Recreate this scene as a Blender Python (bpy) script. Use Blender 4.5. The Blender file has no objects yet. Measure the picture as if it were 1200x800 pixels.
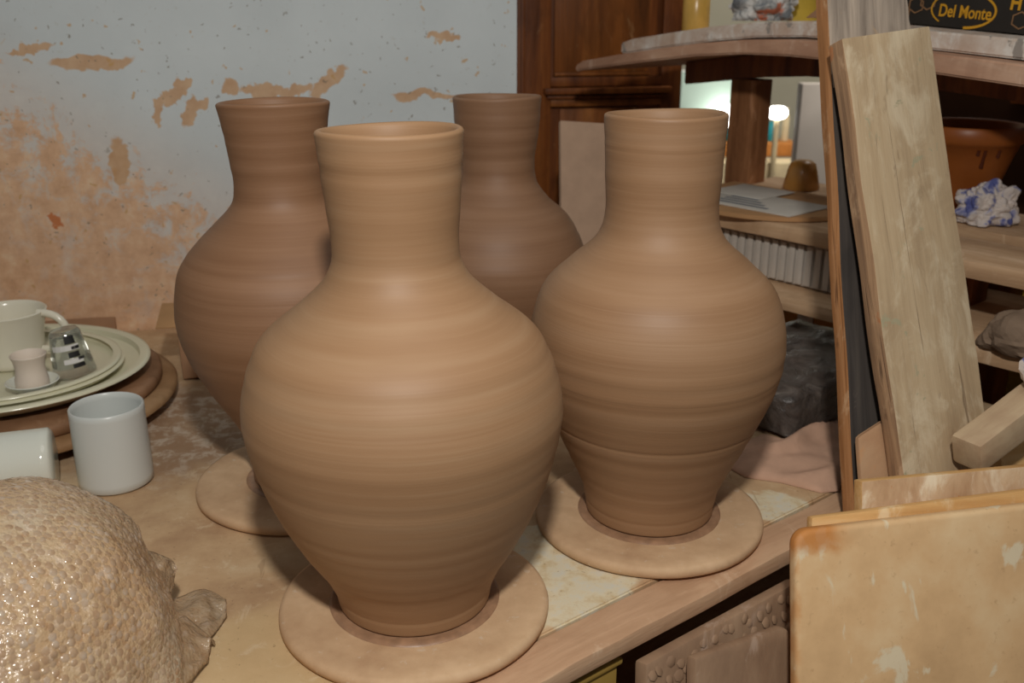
import bpy, bmesh, math, random
from mathutils import Vector, Matrix, noise

# ------------------------------------------------------------------ camera, world, light, exposure
scene = bpy.context.scene
COL = scene.collection
F = 1150.0                      # focal length in pixels of the 1200 px wide frame
PITCH = math.radians(19)
HC = 0.60                       # camera height above the bench top
cam_d = bpy.data.cameras.new('camera')
cam = bpy.data.objects.new('camera', cam_d)
COL.objects.link(cam)
cam.location = (0, 0, HC)
cam.rotation_euler = (math.pi / 2 - PITCH, 0, 0)
cam_d.sensor_width = 36.0
cam_d.lens = 36.0 * F / 1200.0
cam_d.clip_start = 0.02
cam_d.dof.use_dof = True
cam_d.dof.focus_distance = 1.02
cam_d.dof.aperture_fstop = 7.1
scene.camera = cam

world = bpy.data.worlds.new('world')
scene.world = world
world.use_nodes = True
bg = world.node_tree.nodes['Background']
bg.inputs[0].default_value = (0.92, 0.97, 1.0, 1)
bg.inputs[1].default_value = 0.105


def area(name, loc, target, size, power, color=(1, 1, 1), shape='DISK'):
    d = bpy.data.lights.new(name, 'AREA')
    d.shape = shape
    d.size = size
    d.energy = power
    d.color = color
    o = bpy.data.objects.new(name, d)
    COL.objects.link(o)
    o.location = loc
    o.rotation_euler = (Vector(target) - Vector(loc)).to_track_quat('-Z', 'Y').to_euler()
    return o


area('flash', (0.02, -0.06, 1.16), (0.0, 1.05, 0.2), 0.09, 13.2, (1.0, 0.955, 0.89))
area('ceiling_bounce', (0.35, 0.75, 1.9), (0.35, 0.95, 0.0), 1.0, 3.6, (1.0, 0.95, 0.87))  # added overhead area light standing in for flash bounced off the ceiling
area('room_lamp', (1.25, 2.75, 1.75), (1.2, 4.5, 0.3), 0.5, 34.0, (1.0, 0.95, 0.86))

scene.view_settings.view_transform = 'Standard'
scene.view_settings.look = 'None'
scene.view_settings.gamma = 1.0
scene.view_settings.exposure = 0.05
scene.view_settings.use_curve_mapping = False

random.seed(7)
SP, CP = math.sin(PITCH), math.cos(PITCH)
FLOOR = -0.78


def ray(px, py):
    x = (px - 600) / F
    y = (400 - py) / F
    return Vector((x, CP + y * SP, -SP + y * CP))


def at(px, py, t):               # point at camera depth t
    return Vector((0, 0, HC)) + ray(px, py) * t


def on(px, py, z=0.0):           # point on a horizontal plane
    r = ray(px, py)
    return Vector((0, 0, HC)) + r * ((z - HC) / r.z)


def onplane(px, py, p0, n):
    r = ray(px, py)
    c = Vector((0, 0, HC))
    return c + r * ((Vector(p0) - c).dot(n) / r.dot(n))


def srgb(r, g, b):
    def f(c):
        c /= 255.0
        return c / 12.92 if c <= 0.04045 else ((c + 0.055) / 1.055) ** 2.4
    return (f(r), f(g), f(b), 1.0)


# ------------------------------------------------------------------ materials
class NB:
    def __init__(s, name):
        s.m = bpy.data.materials.new(name)
        s.m.use_nodes = True
        s.t = s.m.node_tree
        s.b = s.t.nodes['Principled BSDF']
        s.out = s.t.nodes['Material Output']
        s._obj = None
        s._pos = None

    def n(s, t):
        return s.t.nodes.new(t)

    def l(s, a, b):
        s.t.links.new(a, b)

    def put(s, sock, v):
        if hasattr(v, 'is_output') or isinstance(v, bpy.types.NodeSocket):
            s.l(v, sock)
        else:
            sock.default_value = v

    def obj(s):
        if not s._obj:
            s._obj = s.n('ShaderNodeTexCoord').outputs['Object']
        return s._obj

    def pos(s):
        if not s._pos:
            s._pos = s.n('ShaderNodeNewGeometry').outputs['Position']
        return s._pos

    def map(s, vec, scale=(1, 1, 1), loc=(0, 0, 0), rot=(0, 0, 0)):
        m = s.n('ShaderNodeMapping')
        s.l(vec, m.inputs[0])
        m.inputs['Location'].default_value = loc
        m.inputs['Rotation'].default_value = rot
        m.inputs['Scale'].default_value = scale
        return m.outputs[0]

    def noise(s, vec, scale=5, detail=4, rough=0.55, dist=0.0):
        m = s.n('ShaderNodeTexNoise')
        s.l(vec, m.inputs['Vector'])
        m.inputs['Scale'].default_value = scale
        m.inputs['Detail'].default_value = detail
        m.inputs['Roughness'].default_value = rough
        m.inputs['Distortion'].default_value = dist
        return m.outputs['Fac']

    def noisec(s, vec, scale=5, detail=3):
        m = s.n('ShaderNodeTexNoise')
        s.l(vec, m.inputs['Vector'])
        m.inputs['Scale'].default_value = scale
        m.inputs['Detail'].default_value = detail
        return m.outputs['Color']

    def voro(s, vec, scale=20):
        m = s.n('ShaderNodeTexVoronoi')
        s.l(vec, m.inputs['Vector'])
        m.inputs['Scale'].default_value = scale
        return m.outputs['Distance'], m.outputs['Color']

    def ramp(s, fac, stops, interp='LINEAR'):
        m = s.n('ShaderNodeValToRGB')
        s.l(fac, m.inputs[0])
        cr = m.color_ramp
        cr.interpolation = interp
        while len(cr.elements) < len(stops):
            cr.elements.new(0.5)
        for e, (p, c) in zip(cr.elements, stops):
            e.position = p
            e.color = c if not isinstance(c, (int, float)) else (c, c, c, 1)
        return m.outputs[0]

    def step(s, fac, a, b):
        m = s.n('ShaderNodeMapRange')
        m.interpolation_type = 'SMOOTHSTEP'
        s.l(fac, m.inputs['Value'])
        m.inputs['From Min'].default_value = a
        m.inputs['From Max'].default_value = b
        return m.outputs['Result']

    def mix(s, fac, a, b, mode='MIX'):
        m = s.n('ShaderNodeMix')
        m.data_type = 'RGBA'
        m.blend_type = mode
        s.put(m.inputs[0], fac)
        s.put(m.inputs[6], a)
        s.put(m.inputs[7], b)
        return m.outputs[2]

    def math(s, op, a, b=0.0, clamp=False):
        m = s.n('ShaderNodeMath')
        m.operation = op
        m.use_clamp = clamp
        s.put(m.inputs[0], a)
        s.put(m.inputs[1], b)
        return m.outputs[0]

    def vadd(s, a, b):
        m = s.n('ShaderNodeVectorMath')
        m.operation = 'ADD'
        s.put(m.inputs[0], a)
        s.put(m.inputs[1], b)
        return m.outputs[0]

    def vscale(s, a, k):
        m = s.n('ShaderNodeVectorMath')
        m.operation = 'SCALE'
        s.l(a, m.inputs[0])
        m.inputs['Scale'].default_value = k
        return m.outputs[0]

    def sep(s, v):
        m = s.n('ShaderNodeSeparateXYZ')
        s.l(v, m.inputs[0])
        return m.outputs

    def ell(s, vec, c, r, ang, axes=(0, 1), soft=0.35):
        """soft mask of an ellipse in the plane of two axes of vec"""
        o = s.sep(vec)
        x = s.math('SUBTRACT', o[axes[0]], c[0])
        y = s.math('SUBTRACT', o[axes[1]], c[1])
        ca, sa = math.cos(ang), math.sin(ang)
        u = s.math('ADD', s.math('MULTIPLY', x, ca / r[0]), s.math('MULTIPLY', y, sa / r[0]))
        v = s.math('ADD', s.math('MULTIPLY', x, -sa / r[1]), s.math('MULTIPLY', y, ca / r[1]))
        d = s.math('ADD', s.math('MULTIPLY', u, u), s.math('MULTIPLY', v, v))
        return s.step(d, 1.0 + soft, 1.0 - soft)

    def bump(s, h, strength=0.3, dist=0.002):
        m = s.n('ShaderNodeBump')
        s.l(h, m.inputs['Height'])
        m.inputs['Strength'].default_value = strength
        m.inputs['Distance'].default_value = dist
        s.l(m.outputs[0], s.b.inputs['Normal'])

    def fin(s, color, rough=0.6, spec=0.4, **kw):
        s.put(s.b.inputs['Base Color'], color)
        s.put(s.b.inputs['Roughness'], rough)
        s.b.inputs['Specular IOR Level'].default_value = spec
        for k, v in kw.items():
            s.put(s.b.inputs[k.replace('_', ' ')], v)
        return s.m


def plain(name, c, rough=0.6, spec=0.4, var=0.12, scale=30, **kw):
    b = NB(name)
    f = b.noise(b.obj(), scale, 4)
    d = tuple(x * (1 - var) for x in c[:3]) + (1,)
    e = tuple(min(1, x * (1 + var)) for x in c[:3]) + (1,)
    return b.fin(b.ramp(f, [(0.3, d), (0.7, e)]), rough, spec, **kw)


def glow(name, c, k):
    b = NB(name)
    b.fin((0.8, 0.8, 0.8, 1), 0.5)
    b.b.inputs['Emission Color'].default_value = c
    b.b.inputs['Emission Strength'].default_value = k
    return b.m


def thrown_clay(name, base, dark, light, seed):
    b = NB(name)
    o = b.obj()
    wv = b.vadd(o, b.vscale(b.noisec(o, 3.0, 2), 0.012))
    fine = b.noise(b.map(wv, (1.5, 1.5, 420), (seed, 0, seed)), 1.0, 3, 0.65)
    band = b.noise(b.map(wv, (2.0, 2.0, 60), (0, seed, 2 * seed)), 1.0, 4, 0.62)
    blot = b.noise(b.map(o, (1, 1, 1.6)), 7, 3)
    c = b.ramp(band, [(0.25, dark), (0.5, base), (0.75, light)])
    c = b.mix(b.math('MULTIPLY', b.step(fine, 0.5, 0.72), 0.35), c, light)
    c = b.mix(b.math('MULTIPLY', b.step(blot, 0.45, 0.7), 0.3), c, dark)
    scr = b.noise(b.map(wv, (3.5, 3.5, 900), (seed, seed, 0)), 1.0, 2, 0.5)
    c = b.mix(b.math('MULTIPLY', b.step(scr, 0.66, 0.74), 0.25), c, dark)
    h = b.math('ADD', b.math('MULTIPLY', fine, 0.7), b.math('MULTIPLY', band, 0.5))
    b.bump(h, 0.22, 0.0011)
    return b.fin(c, b.ramp(band, [(0.3, 0.52), (0.7, 0.62)]), 0.5)


def dusty_wood(name, c1, c2, c3, smear=None, amt=0.5, grain=(34, 34, 2.2), rough=0.75, smear2=None, cracks=None):
    b = NB(name)
    o = b.obj()
    g = b.noise(b.map(o, grain), 1.0, 5, 0.62, 0.6)
    g2 = b.noise(b.map(o, tuple(x * 5 for x in grain)), 1.0, 3, 0.6)
    c = b.ramp(g, [(0.28, c1), (0.5, c2), (0.72, c3)])
    c = b.mix(b.math('MULTIPLY', b.step(g2, 0.5, 0.8), 0.35), c, c1)
    big = b.noise(b.map(o, (1, 1, 0.6), (1, 7, 2)), 12, 4, 0.6, 0.5)
    c = b.mix(b.math('MULTIPLY', b.step(big, 0.5, 0.68), 0.45), c, c1)
    if smear:
        s_ = b.noise(b.map(o, (1, 1, 0.55)), 19, 6, 0.68, 0.8)
        c = b.mix(b.math('MULTIPLY', b.step(s_, 0.62 - 0.22 * amt, 0.74 - 0.1 * amt), min(1, 0.5 + 0.5 * amt)), c, smear)
    if smear2:
        s_ = b.noise(b.map(o, (1, 1, 0.7), (3, 1, 7)), 26, 6, 0.7, 0.6)
        c = b.mix(b.step(s_, 0.60, 0.66), c, smear2)
    hgt = b.math('ADD', g, b.math('MULTIPLY', g2, 0.6))
    if cracks:
        ck = b.noise(b.map(o, (95, 95, 3.0), (2, 5, 1)), 1.0, 3, 0.55, 0.9)
        ck = b.step(ck, 0.38, 0.30)
        c = b.mix(b.math('MULTIPLY', ck, 0.7), c, cracks)
        hgt = b.math('SUBTRACT', hgt, b.math('MULTIPLY', ck, 0.8))
        st = b.noise(b.map(o, (1.3, 1.3, 0.5), (9, 5, 3)), 24, 5, 0.7, 0.6)
        c = b.mix(b.math('MULTIPLY', b.step(st, 0.60, 0.68), 0.45), c, cracks)
    b.bump(hgt, 0.5, 0.002)
    return b.fin(c, rough, 0.25)


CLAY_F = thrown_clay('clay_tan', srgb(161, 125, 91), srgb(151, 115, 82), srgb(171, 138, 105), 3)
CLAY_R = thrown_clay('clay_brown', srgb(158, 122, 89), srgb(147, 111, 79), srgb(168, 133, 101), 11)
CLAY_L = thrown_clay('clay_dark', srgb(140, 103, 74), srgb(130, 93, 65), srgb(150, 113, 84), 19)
CLAY_B = thrown_clay('clay_deep', srgb(143, 107, 79), srgb(133, 97, 70), srgb(153, 117, 89), 27)


def bat_mat():
    b = NB('bat_clay_coat')
    o = b.obj()
    n1 = b.noise(o, 22, 5, 0.6)
    c = b.ramp(n1, [(0.3, srgb(190, 154, 119)), (0.55, srgb(207, 173, 136)), (0.75, srgb(220, 187, 150))])
    sp = b.noise(o, 60, 4, 0.7)
    c = b.mix(b.math('MULTIPLY', b.step(sp, 0.61, 0.68), 0.6), c, srgb(214, 194, 170))
    b.bump(b.math('ADD', n1, b.math('MULTIPLY', sp, 0.4)), 0.35, 0.002)
    return b.fin(c, 0.7, 0.3)


BAT = bat_mat()
RINGCLAY = plain('ring_clay', srgb(158, 122, 94), 0.4, 0.5, 0.2, 80)  # clay of the ring round each vase foot, darker than the bat


def bench_mat():
    b = NB('bench_paint')
    p = b.pos()
    wob = b.vadd(p, b.vscale(b.noisec(p, 16, 4), 0.10))
    wob = b.vadd(wob, Vector((-0.05, -0.05, -0.05)))
    n1 = b.noise(p, 9, 6, 0.65)
    n2 = b.noise(p, 45, 5, 0.7)
    clay = b.ramp(n1, [(0.3, srgb(177, 142, 108)), (0.5, srgb(200, 167, 129)), (0.7, srgb(218, 193, 156))])
    cream = b.ramp(n2, [(0.3, srgb(206, 182, 140)), (0.5, srgb(222, 210, 180)), (0.7, srgb(214, 212, 200))])
    m = None
    for (px, py, rx, ry, a) in [(690, 675, 0.085, 0.06, 0.6), (640, 640, 0.05, 0.045, 0.2), (905, 592, 0.05, 0.028, 0.5),
                                (700, 700, 0.07, 0.03, 0.67), (640, 715, 0.03, 0.03, 0.67)]:
        q = on(px, py)
        e = b.ell(wob, (q.x, q.y), (rx, ry), a, (0, 1), 0.2)
        m = e if m is None else b.math('MAXIMUM', m, e)
    c = b.mix(b.math('MULTIPLY', m, 0.95), clay, cream)
    # worn pale wood left of the tan vase's bat
    q = on(275, 790)
    e = b.ell(wob, (q.x, q.y), (0.13, 0.09), 0.3, (0, 1), 0.6)
    c = b.mix(b.math('MULTIPLY', e, 0.55), c, srgb(214, 186, 138))
    # chalky scraped slip near the far vase
    q = on(215, 500)
    e = b.ell(wob, (q.x, q.y), (0.17, 0.17), 0.3, (0, 1), 0.7)
    ch = b.step(b.noise(p, 34, 7, 0.75, 0.5), 0.46, 0.60)
    c = b.mix(b.math('MULTIPLY', e, 0.8), c, srgb(150, 118, 92))
    c = b.mix(b.math('MULTIPLY', b.math('MULTIPLY', e, ch), 0.75), c, srgb(202, 184, 164))
    sp = b.noise(p, 120, 3, 0.7)
    c = b.mix(b.math('MULTIPLY', b.step(sp, 0.62, 0.72), 0.5), c, srgb(126, 94, 66))
    sm = b.noise(b.map(p, (1, 1, 1), (5, 1, 0)), 30, 6, 0.72, 1.2)
    c = b.mix(b.math('MULTIPLY', b.step(sm, 0.56, 0.68), 0.4), c, srgb(226, 206, 174))
    sc = b.noise(b.map(p, (70, 9, 1), (0, 0, 0), (0, 0, 0.5)), 1.0, 3, 0.6, 0.5)
    c = b.mix(b.math('MULTIPLY', b.step(sc, 0.66, 0.72), 0.35), c, srgb(140, 104, 74))
    b.bump(b.math('ADD', n1, b.math('MULTIPLY', n2, 0.5)), 0.35, 0.003)
    return b.fin(c, 0.72, 0.25)


BENCH = bench_mat()
EDGEWOOD = dusty_wood('bench_edge_clay', srgb(179, 141, 109), srgb(201, 163, 130), srgb(211, 179, 145),
                      srgb(222, 194, 164), 0.15, (4, 30, 30))

WANG = math.radians(12)
W0 = Vector((-0.79, 1.80, 0))
WX = Vector((math.cos(WANG), math.sin(WANG), 0))
WN = Vector((math.sin(WANG), -math.cos(WANG), 0))


def wl(px, py):                   # local wall coordinates of a pixel
    d = onplane(px, py, W0, WN) - W0
    return d.dot(WX), d.z


def wall_mat():
    b = NB('splattered_plaster')
    o = b.obj()
    sc = (wl(400, 100)[0] - wl(300, 100)[0]) / 100
    n = b.noisec(o, 22, 5)
    wob = b.vadd(b.vadd(o, b.vscale(n, 0.05)), Vector((-0.025, -0.025, -0.025)))
    nf = b.noisec(o, 60, 4)
    wob2 = b.vadd(b.vadd(o, b.vscale(nf, 0.035)), Vector((-0.0175, -0.0175, -0.0175)))
    base = b.ramp(b.noise(o, 5, 4), [(0.3, srgb(206, 214, 216)), (0.7, srgb(218, 226, 228))])
    g2 = b.noise(o, 70, 4, 0.7)
    base = b.mix(b.math('MULTIPLY', b.step(g2, 0.6, 0.72), 0.35), base, srgb(186, 182, 168))
    clayc = b.ramp(b.noise(o, 30, 5, 0.65), [(0.3, srgb(210, 159, 114)), (0.55, srgb(233, 186, 142)), (0.75, srgb(244, 212, 173))])
    orange = b.ramp(b.noise(o, 40, 4), [(0.3, srgb(200, 152, 104)), (0.7, srgb(218, 178, 134))])
    # the big splash: everything below a sloping ragged edge
    p0, p1 = wl(0, 105), wl(270, 250)
    sl = (p1[1] - p0[1]) / (p1[0] - p0[0])
    xyz = b.sep(o)
    edge = b.math('ADD', b.math('MULTIPLY', b.math('SUBTRACT', xyz[0], p0[0]), sl), p0[1])
    depth = b.math('SUBTRACT', edge, xyz[2])
    nz = b.math('MULTIPLY', b.math('SUBTRACT', b.noise(o, 13, 8, 0.8, 0.4), 0.5), 0.62)
    m = b.step(b.math('ADD', depth, nz), -0.012, 0.06)
    deep = b.step(depth, 0.05, 0.34)
    veil = b.math('MULTIPLY', b.step(b.noise(b.map(o, (1, 1, 1), (3, 3, 9)), 17, 7, 0.75, 0.4), 0.47, 0.64), b.math('SUBTRACT', 1.0, b.math('MULTIPLY', deep, 0.8)))
    m = b.math('MAXIMUM', b.math('MULTIPLY', m, 0.88), b.math('MULTIPLY', deep, 0.92))
    m = b.math('MULTIPLY', m, b.math('SUBTRACT', 1.0, b.math('MULTIPLY', veil, 0.75)))
    halo = b.math('MULTIPLY', b.step(depth, -0.16, 0.05), 0.28)
    m = b.math('MAXIMUM', m, halo)
    c = b.mix(m, base, clayc)
    sm = None
    for (px, py, rx, ry, a) in [(110, 73, 46, 8, 2), (35, 58, 26, 5, 8), (203, 112, 17, 8, 25), (185, 130, 5, 20, -12),
                                (222, 132, 7, 20, -20), (214, 98, 10, 7, 0), (234, 122, 15, 6, 30), (269, 103, 10, 10, 0),
                                (310, 106, 30, 9, 0), (345, 106, 22, 8, 10), (385, 95, 28, 8, 38), (519, 42, 21, 6, -6), (500, 112, 40, 5, 0),
                                (140, 190, 12, 26, 0)]:
        q = wl(px, py)
        e = b.ell(wob2 if rx < 35 else wob, q, (rx * sc, ry * sc), math.radians(a), (0, 2), 0.22)
        sm = e if sm is None else b.math('MAXIMUM', sm, e)
    c = b.mix(b.math('MULTIPLY', sm, 0.85), c, orange)
    q = wl(65, 258)
    c = b.mix(b.ell(wob2, q, (11 * sc, 5 * sc), math.radians(-50), (0, 2), 0.3), c, srgb(206, 130, 84))
    d, vc = b.voro(wob2, 36)
    dots = b.math('MULTIPLY', b.step(d, 0.17, 0.10), b.step(b.sep(vc)[0], 0.48, 0.52))
    c = b.mix(b.math('MULTIPLY', dots, 0.75), c, srgb(206, 164, 108))
    d, vc = b.voro(b.map(wob2, (1, 1, 1), (4, 3, 2)), 75)
    dots = b.math('MULTIPLY', b.step(d, 0.20, 0.12), b.step(b.sep(vc)[0], 0.7, 0.74))
    c = b.mix(b.math('MULTIPLY', dots, 0.7), c, srgb(128, 118, 104))
    b.bump(b.math('ADD', g2, b.math('MULTIPLY', m, 1.0)), 0.3, 0.002)
    return b.fin(c, 0.8, 0.25)


WALL = wall_mat()
DARKWOOD = dusty_wood('dark_cabinet_wood', srgb(76, 39, 16), srgb(121, 66, 27), srgb(151, 90, 40), srgb(167, 122, 78), -0.1, (26, 26, 2.0), 0.45)
DARKWOOD2 = dusty_wood('dark_cabinet_panel', srgb(86, 48, 18), srgb(136, 78, 32), srgb(169, 105, 49), srgb(183, 140, 94), 0.1, (18, 18, 1.6), 0.45)
POSTWOOD = dusty_wood('post_wood', srgb(113, 72, 43), srgb(149, 101, 65), srgb(176, 125, 84), srgb(200, 149, 111), 0.2)
PINKBOARD = dusty_wood('clay_pink_board', srgb(158, 118, 94), srgb(186, 146, 120), srgb(202, 166, 140), srgb(214, 186, 164), 0.3, (5, 20, 20))
SPECKLE = dusty_wood('plaster_speckled_plank', srgb(178, 150, 130), srgb(200, 182, 166), srgb(218, 208, 198), srgb(226, 224, 218), 0.7, (12, 14, 14), 0.8, srgb(150, 142, 134))
SHELFWOOD = dusty_wood('shelf_wood', srgb(163, 128, 96), srgb(193, 159, 124), srgb(215, 183, 150), srgb(222, 196, 165), 0.2, (3, 26, 26))
PLANK = dusty_wood('weathered_plank', srgb(160, 136, 107), srgb(186, 162, 129), srgb(199, 177, 144), srgb(210, 192, 162), 0.75, (30, 30, 2.0), 0.85, srgb(169, 160, 130), cracks=srgb(137, 114, 90))
PLANKSIDE = dusty_wood('orange_plank_edge', srgb(140, 96, 58), srgb(177, 124, 79), srgb(203, 151, 105), srgb(224, 189, 151), 0.35, (60, 60, 3), cracks=srgb(96, 62, 40))
PLANKSIDE2 = dusty_wood('brown_plank_edge', srgb(121, 96, 75), srgb(170, 135, 103), srgb(198, 161, 124), srgb(221, 186, 149), 0.4, (70, 70, 3), 0.8, srgb(184, 124, 82), cracks=srgb(92, 72, 56))
BLACKPLANK = dusty_wood('blackened_plank', srgb(46, 42, 40), srgb(70, 64, 60), srgb(92, 84, 76), srgb(150, 132, 116), -0.1, (34, 34, 1.8), 0.8)
GREYEND = dusty_wood('grey_weathered_wood', srgb(107, 96, 86), srgb(163, 149, 135), srgb(196, 179, 161), srgb(217, 175, 126), 0.2, (40, 40, 2.4), 0.85, cracks=srgb(78, 68, 60))
OFFCUT = dusty_wood('clay_offcut', srgb(166, 126, 94), srgb(184, 146, 112), srgb(194, 160, 126), srgb(204, 142, 84), 0.3, (8, 8, 8))


def slab_mat():
    b = NB('ware_board_face')
    o = b.obj()
    n1 = b.noise(o, 8, 5, 0.6)
    c = b.ramp(n1, [(0.3, srgb(202, 164, 119)), (0.5, srgb(224, 185, 137)), (0.72, srgb(237, 208, 164))])
    n2 = b.noise(b.map(o, (1.3, 1, 0.75), (0.3, 0, 0.2)), 19, 5, 0.55, 0.5)
    c = b.mix(b.math('MULTIPLY', b.step(n2, 0.575, 0.64), 0.75), c, srgb(232, 220, 190))
    n3 = b.noise(b.map(o, (1, 1, 1), (5, 5, 5)), 90, 3, 0.7)
    c = b.mix(b.math('MULTIPLY', b.step(n3, 0.58, 0.75), 0.3), c, srgb(150, 110, 70))
    # rusty worn band along the top edge and the corner
    z = b.sep(o)
    t = b.math('ADD', z[2], b.math('MULTIPLY', b.math('SUBTRACT', b.noise(o, 40, 4), 0.5), 0.03))
    x = b.math('ADD', z[0], b.math('MULTIPLY', b.math('SUBTRACT', b.noise(o, 30, 4), 0.5), 0.04))
    rust = b.math('MULTIPLY', b.step(t, -0.030, -0.012), b.step(x, 0.07, 0.03))
    rust = b.math('MAXIMUM', rust, b.math('MULTIPLY', b.step(x, 0.006, -0.004), 0.6))
    c = b.mix(b.math('MULTIPLY', rust, 0.85), c, srgb(198, 126, 56))
    b.bump(b.math('ADD', n1, b.math('MULTIPLY', n3, 0.4)), 0.3, 0.002)
    return b.fin(c, 0.65, 0.3)


SLAB = slab_mat()
SLABEDGE = dusty_wood('ware_board_edge', srgb(196, 147, 90), srgb(220, 175, 115), srgb(232, 196, 143), srgb(241, 220, 181), 0.3, (3, 30, 30), 0.7, srgb(220, 149, 79))
PLYFACE = dusty_wood('ply_stained', srgb(170, 130, 94), srgb(202, 168, 132), srgb(220, 190, 153), srgb(241, 226, 198), 0.5, (18, 18, 6), 0.75, srgb(188, 126, 66))
REDSLAB = dusty_wood('pinkish_slab', srgb(136, 108, 86), srgb(158, 128, 102), srgb(172, 143, 116), srgb(196, 172, 154), 0.15, (12, 12, 5))
CREAM = plain('cream_glaze', srgb(226, 220, 200), 0.18, 0.5, 0.04, 8)
CREAMPLATE = plain('plate_glaze', srgb(218, 214, 186), 0.2, 0.5, 0.05, 8)
BISQUE = plain('bisque', srgb(226, 212, 196), 0.55, 0.3, 0.03, 8)
PORC = plain('white_porcelain', srgb(208, 212, 208), 0.28, 0.5, 0.02, 6)
PORC2 = plain('white_glazed', srgb(222, 224, 212), 0.1, 0.6, 0.02, 6)
BROWNDISC = dusty_wood('brown_disc', srgb(107, 76, 52), srgb(139, 102, 73), srgb(162, 124, 94), srgb(176, 140, 109), 0.3, (6, 6, 6), 0.55)
RIMDISC = dusty_wood('orange_disc', srgb(126, 92, 58), srgb(155, 118, 82), srgb(173, 139, 102), srgb(177, 153, 124), 0.3, (6, 6, 6), 0.6)
CARD = plain('cardboard', srgb(180, 138, 96), 0.8, 0.2, 0.1, 14)
CARD2 = plain('cardboard_dim', srgb(164, 126, 96), 0.8, 0.2, 0.1, 14)
PAPER = plain('paper', srgb(196, 190, 180), 0.8, 0.2, 0.08, 20)
INK = plain('ink', srgb(112, 116, 122), 0.8, 0.2, 0.1, 20)
BLACKMETAL = plain('black_dark', srgb(34, 24, 18), 0.6, 0.3)


def blackbag():
    b = NB('black_plastic')
    o = b.obj()
    n1 = b.noise(b.map(o, (1, 1, 1), (0, 0, 0), (0.2, 0.3, 0.5)), 22, 6, 0.7, 1.5)
    c = b.ramp(n1, [(0.3, srgb(52, 46, 43)), (0.55, srgb(96, 87, 81)), (0.75, srgb(140, 130, 122))])
    b.bump(n1, 0.8, 0.006)
    return b.fin(c, b.ramp(n1, [(0.3, 0.22), (0.7, 0.45)]), 0.6)


BLACKBAG = blackbag()
CLOTH = plain('pink_cloth', srgb(196, 158, 134), 0.9, 0.1, 0.12, 26)


def wrapmat(name, alpha):
    b = NB(name)
    o = b.obj()
    n1 = b.noise(o, 11, 5, 0.6)
    n2 = b.noise(o, 95, 3, 0.7)
    c = b.ramp(n1, [(0.3, srgb(190, 154, 115)), (0.52, srgb(199, 173, 138)), (0.75, srgb(201, 189, 168))])
    c = b.mix(b.math('MULTIPLY', b.step(n2, 0.52, 0.7), 0.45), c, srgb(226, 208, 190))
    c = b.mix(b.math('MULTIPLY', b.step(n2, 0.46, 0.34), 0.4), c, srgb(160, 112, 72))
    b.bump(b.math('ADD', n2, b.noise(o, 240, 2, 0.6)), 0.7, 0.003)
    b.fin(c, 0.17, 0.75)
    b.b.inputs['Alpha'].default_value = alpha
    return b.m


WRAP = wrapmat('bubble_film', 1.0)
WRAPFLAP = wrapmat('bubble_film_thin', 0.62)
bb = NB('bubble_dome')
bn1 = bb.noise(bb.obj(), 60, 3, 0.6)
bb.fin(bb.ramp(bn1, [(0.3, srgb(190, 154, 118)), (0.5, srgb(202, 174, 144)), (0.7, srgb(216, 200, 182))]), 0.12, 1.0)
bb.b.inputs['Alpha'].default_value = 0.6
BUBBLE = bb.m
PALEBOARD = plain('pale_board', srgb(184, 154, 130), 0.8, 0.2, 0.1, 18)
TERRA = plain('terracotta', srgb(150, 84, 36), 0.4, 0.35, 0.18, 9)
TERRADARK = plain('dark_drip', srgb(84, 38, 18), 0.5, 0.4)
RIBBED = plain('pale_grey_ribs', srgb(190, 182, 172), 0.7, 0.3, 0.05)
CREAMPL = plain('cream_plastic', srgb(214, 196, 158), 0.6, 0.3, 0.06)
OLIVE = plain('olive_board', srgb(158, 125, 43), 0.8, 0.2, 0.2, 8)
YELLOWBOX = plain('yellow_card', srgb(176, 144, 72), 0.8, 0.2, 0.1, 14)
DARKBROWN = plain('dark_brown_back', srgb(64, 40, 22), 0.7, 0.2, 0.25, 8)
FARWALL = plain('far_wall_paint', srgb(176, 170, 150), 0.8, 0.2, 0.06, 3)
MINT = plain('mint_panel', srgb(178, 200, 188), 0.5, 0.3, 0.06, 3)
FLOORM = plain('concrete_floor', srgb(120, 100, 82), 0.85, 0.2, 0.25, 6)
SACK = plain('grey_sack', srgb(132, 112, 94), 0.9, 0.1, 0.15, 20)
BLUE = plain('blue_print', srgb(70, 86, 150), 0.6, 0.3)
YELLOW = plain('yellow_print', srgb(206, 176, 70), 0.6, 0.3)
WHITEP = plain('white_print', srgb(218, 216, 212), 0.6, 0.3, 0.05)
REDP = plain('red_print', srgb(196, 108, 82), 0.6, 0.3)
TEAL = plain('teal', srgb(40, 140, 150), 0.5, 0.3)
ORANGEW = plain('orange_wood', srgb(176, 112, 52), 0.6, 0.3)
GREYPAN = plain('grey_panel', srgb(180, 171, 162), 0.7, 0.2, 0.05, 6)
LAMPGLOW = glow('lamp_glow', (1.0, 0.97, 0.9, 1), 9.0)


def crumple_mat():
    b = NB('crumpled_print')
    o = b.obj()
    n1 = b.noise(o, 22, 4, 0.6, 0.6)
    c = b.ramp(n1, [(0.36, srgb(120, 124, 128)), (0.5, srgb(196, 194, 190)), (0.62, srgb(222, 218, 212))])
    n2 = b.noise(b.map(o, (1, 1, 1), (4, 2, 1)), 14, 3)
    c = b.mix(b.step(n2, 0.60, 0.63), c, srgb(198, 118, 88))
    return b.fin(c, 0.7, 0.3)


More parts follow.
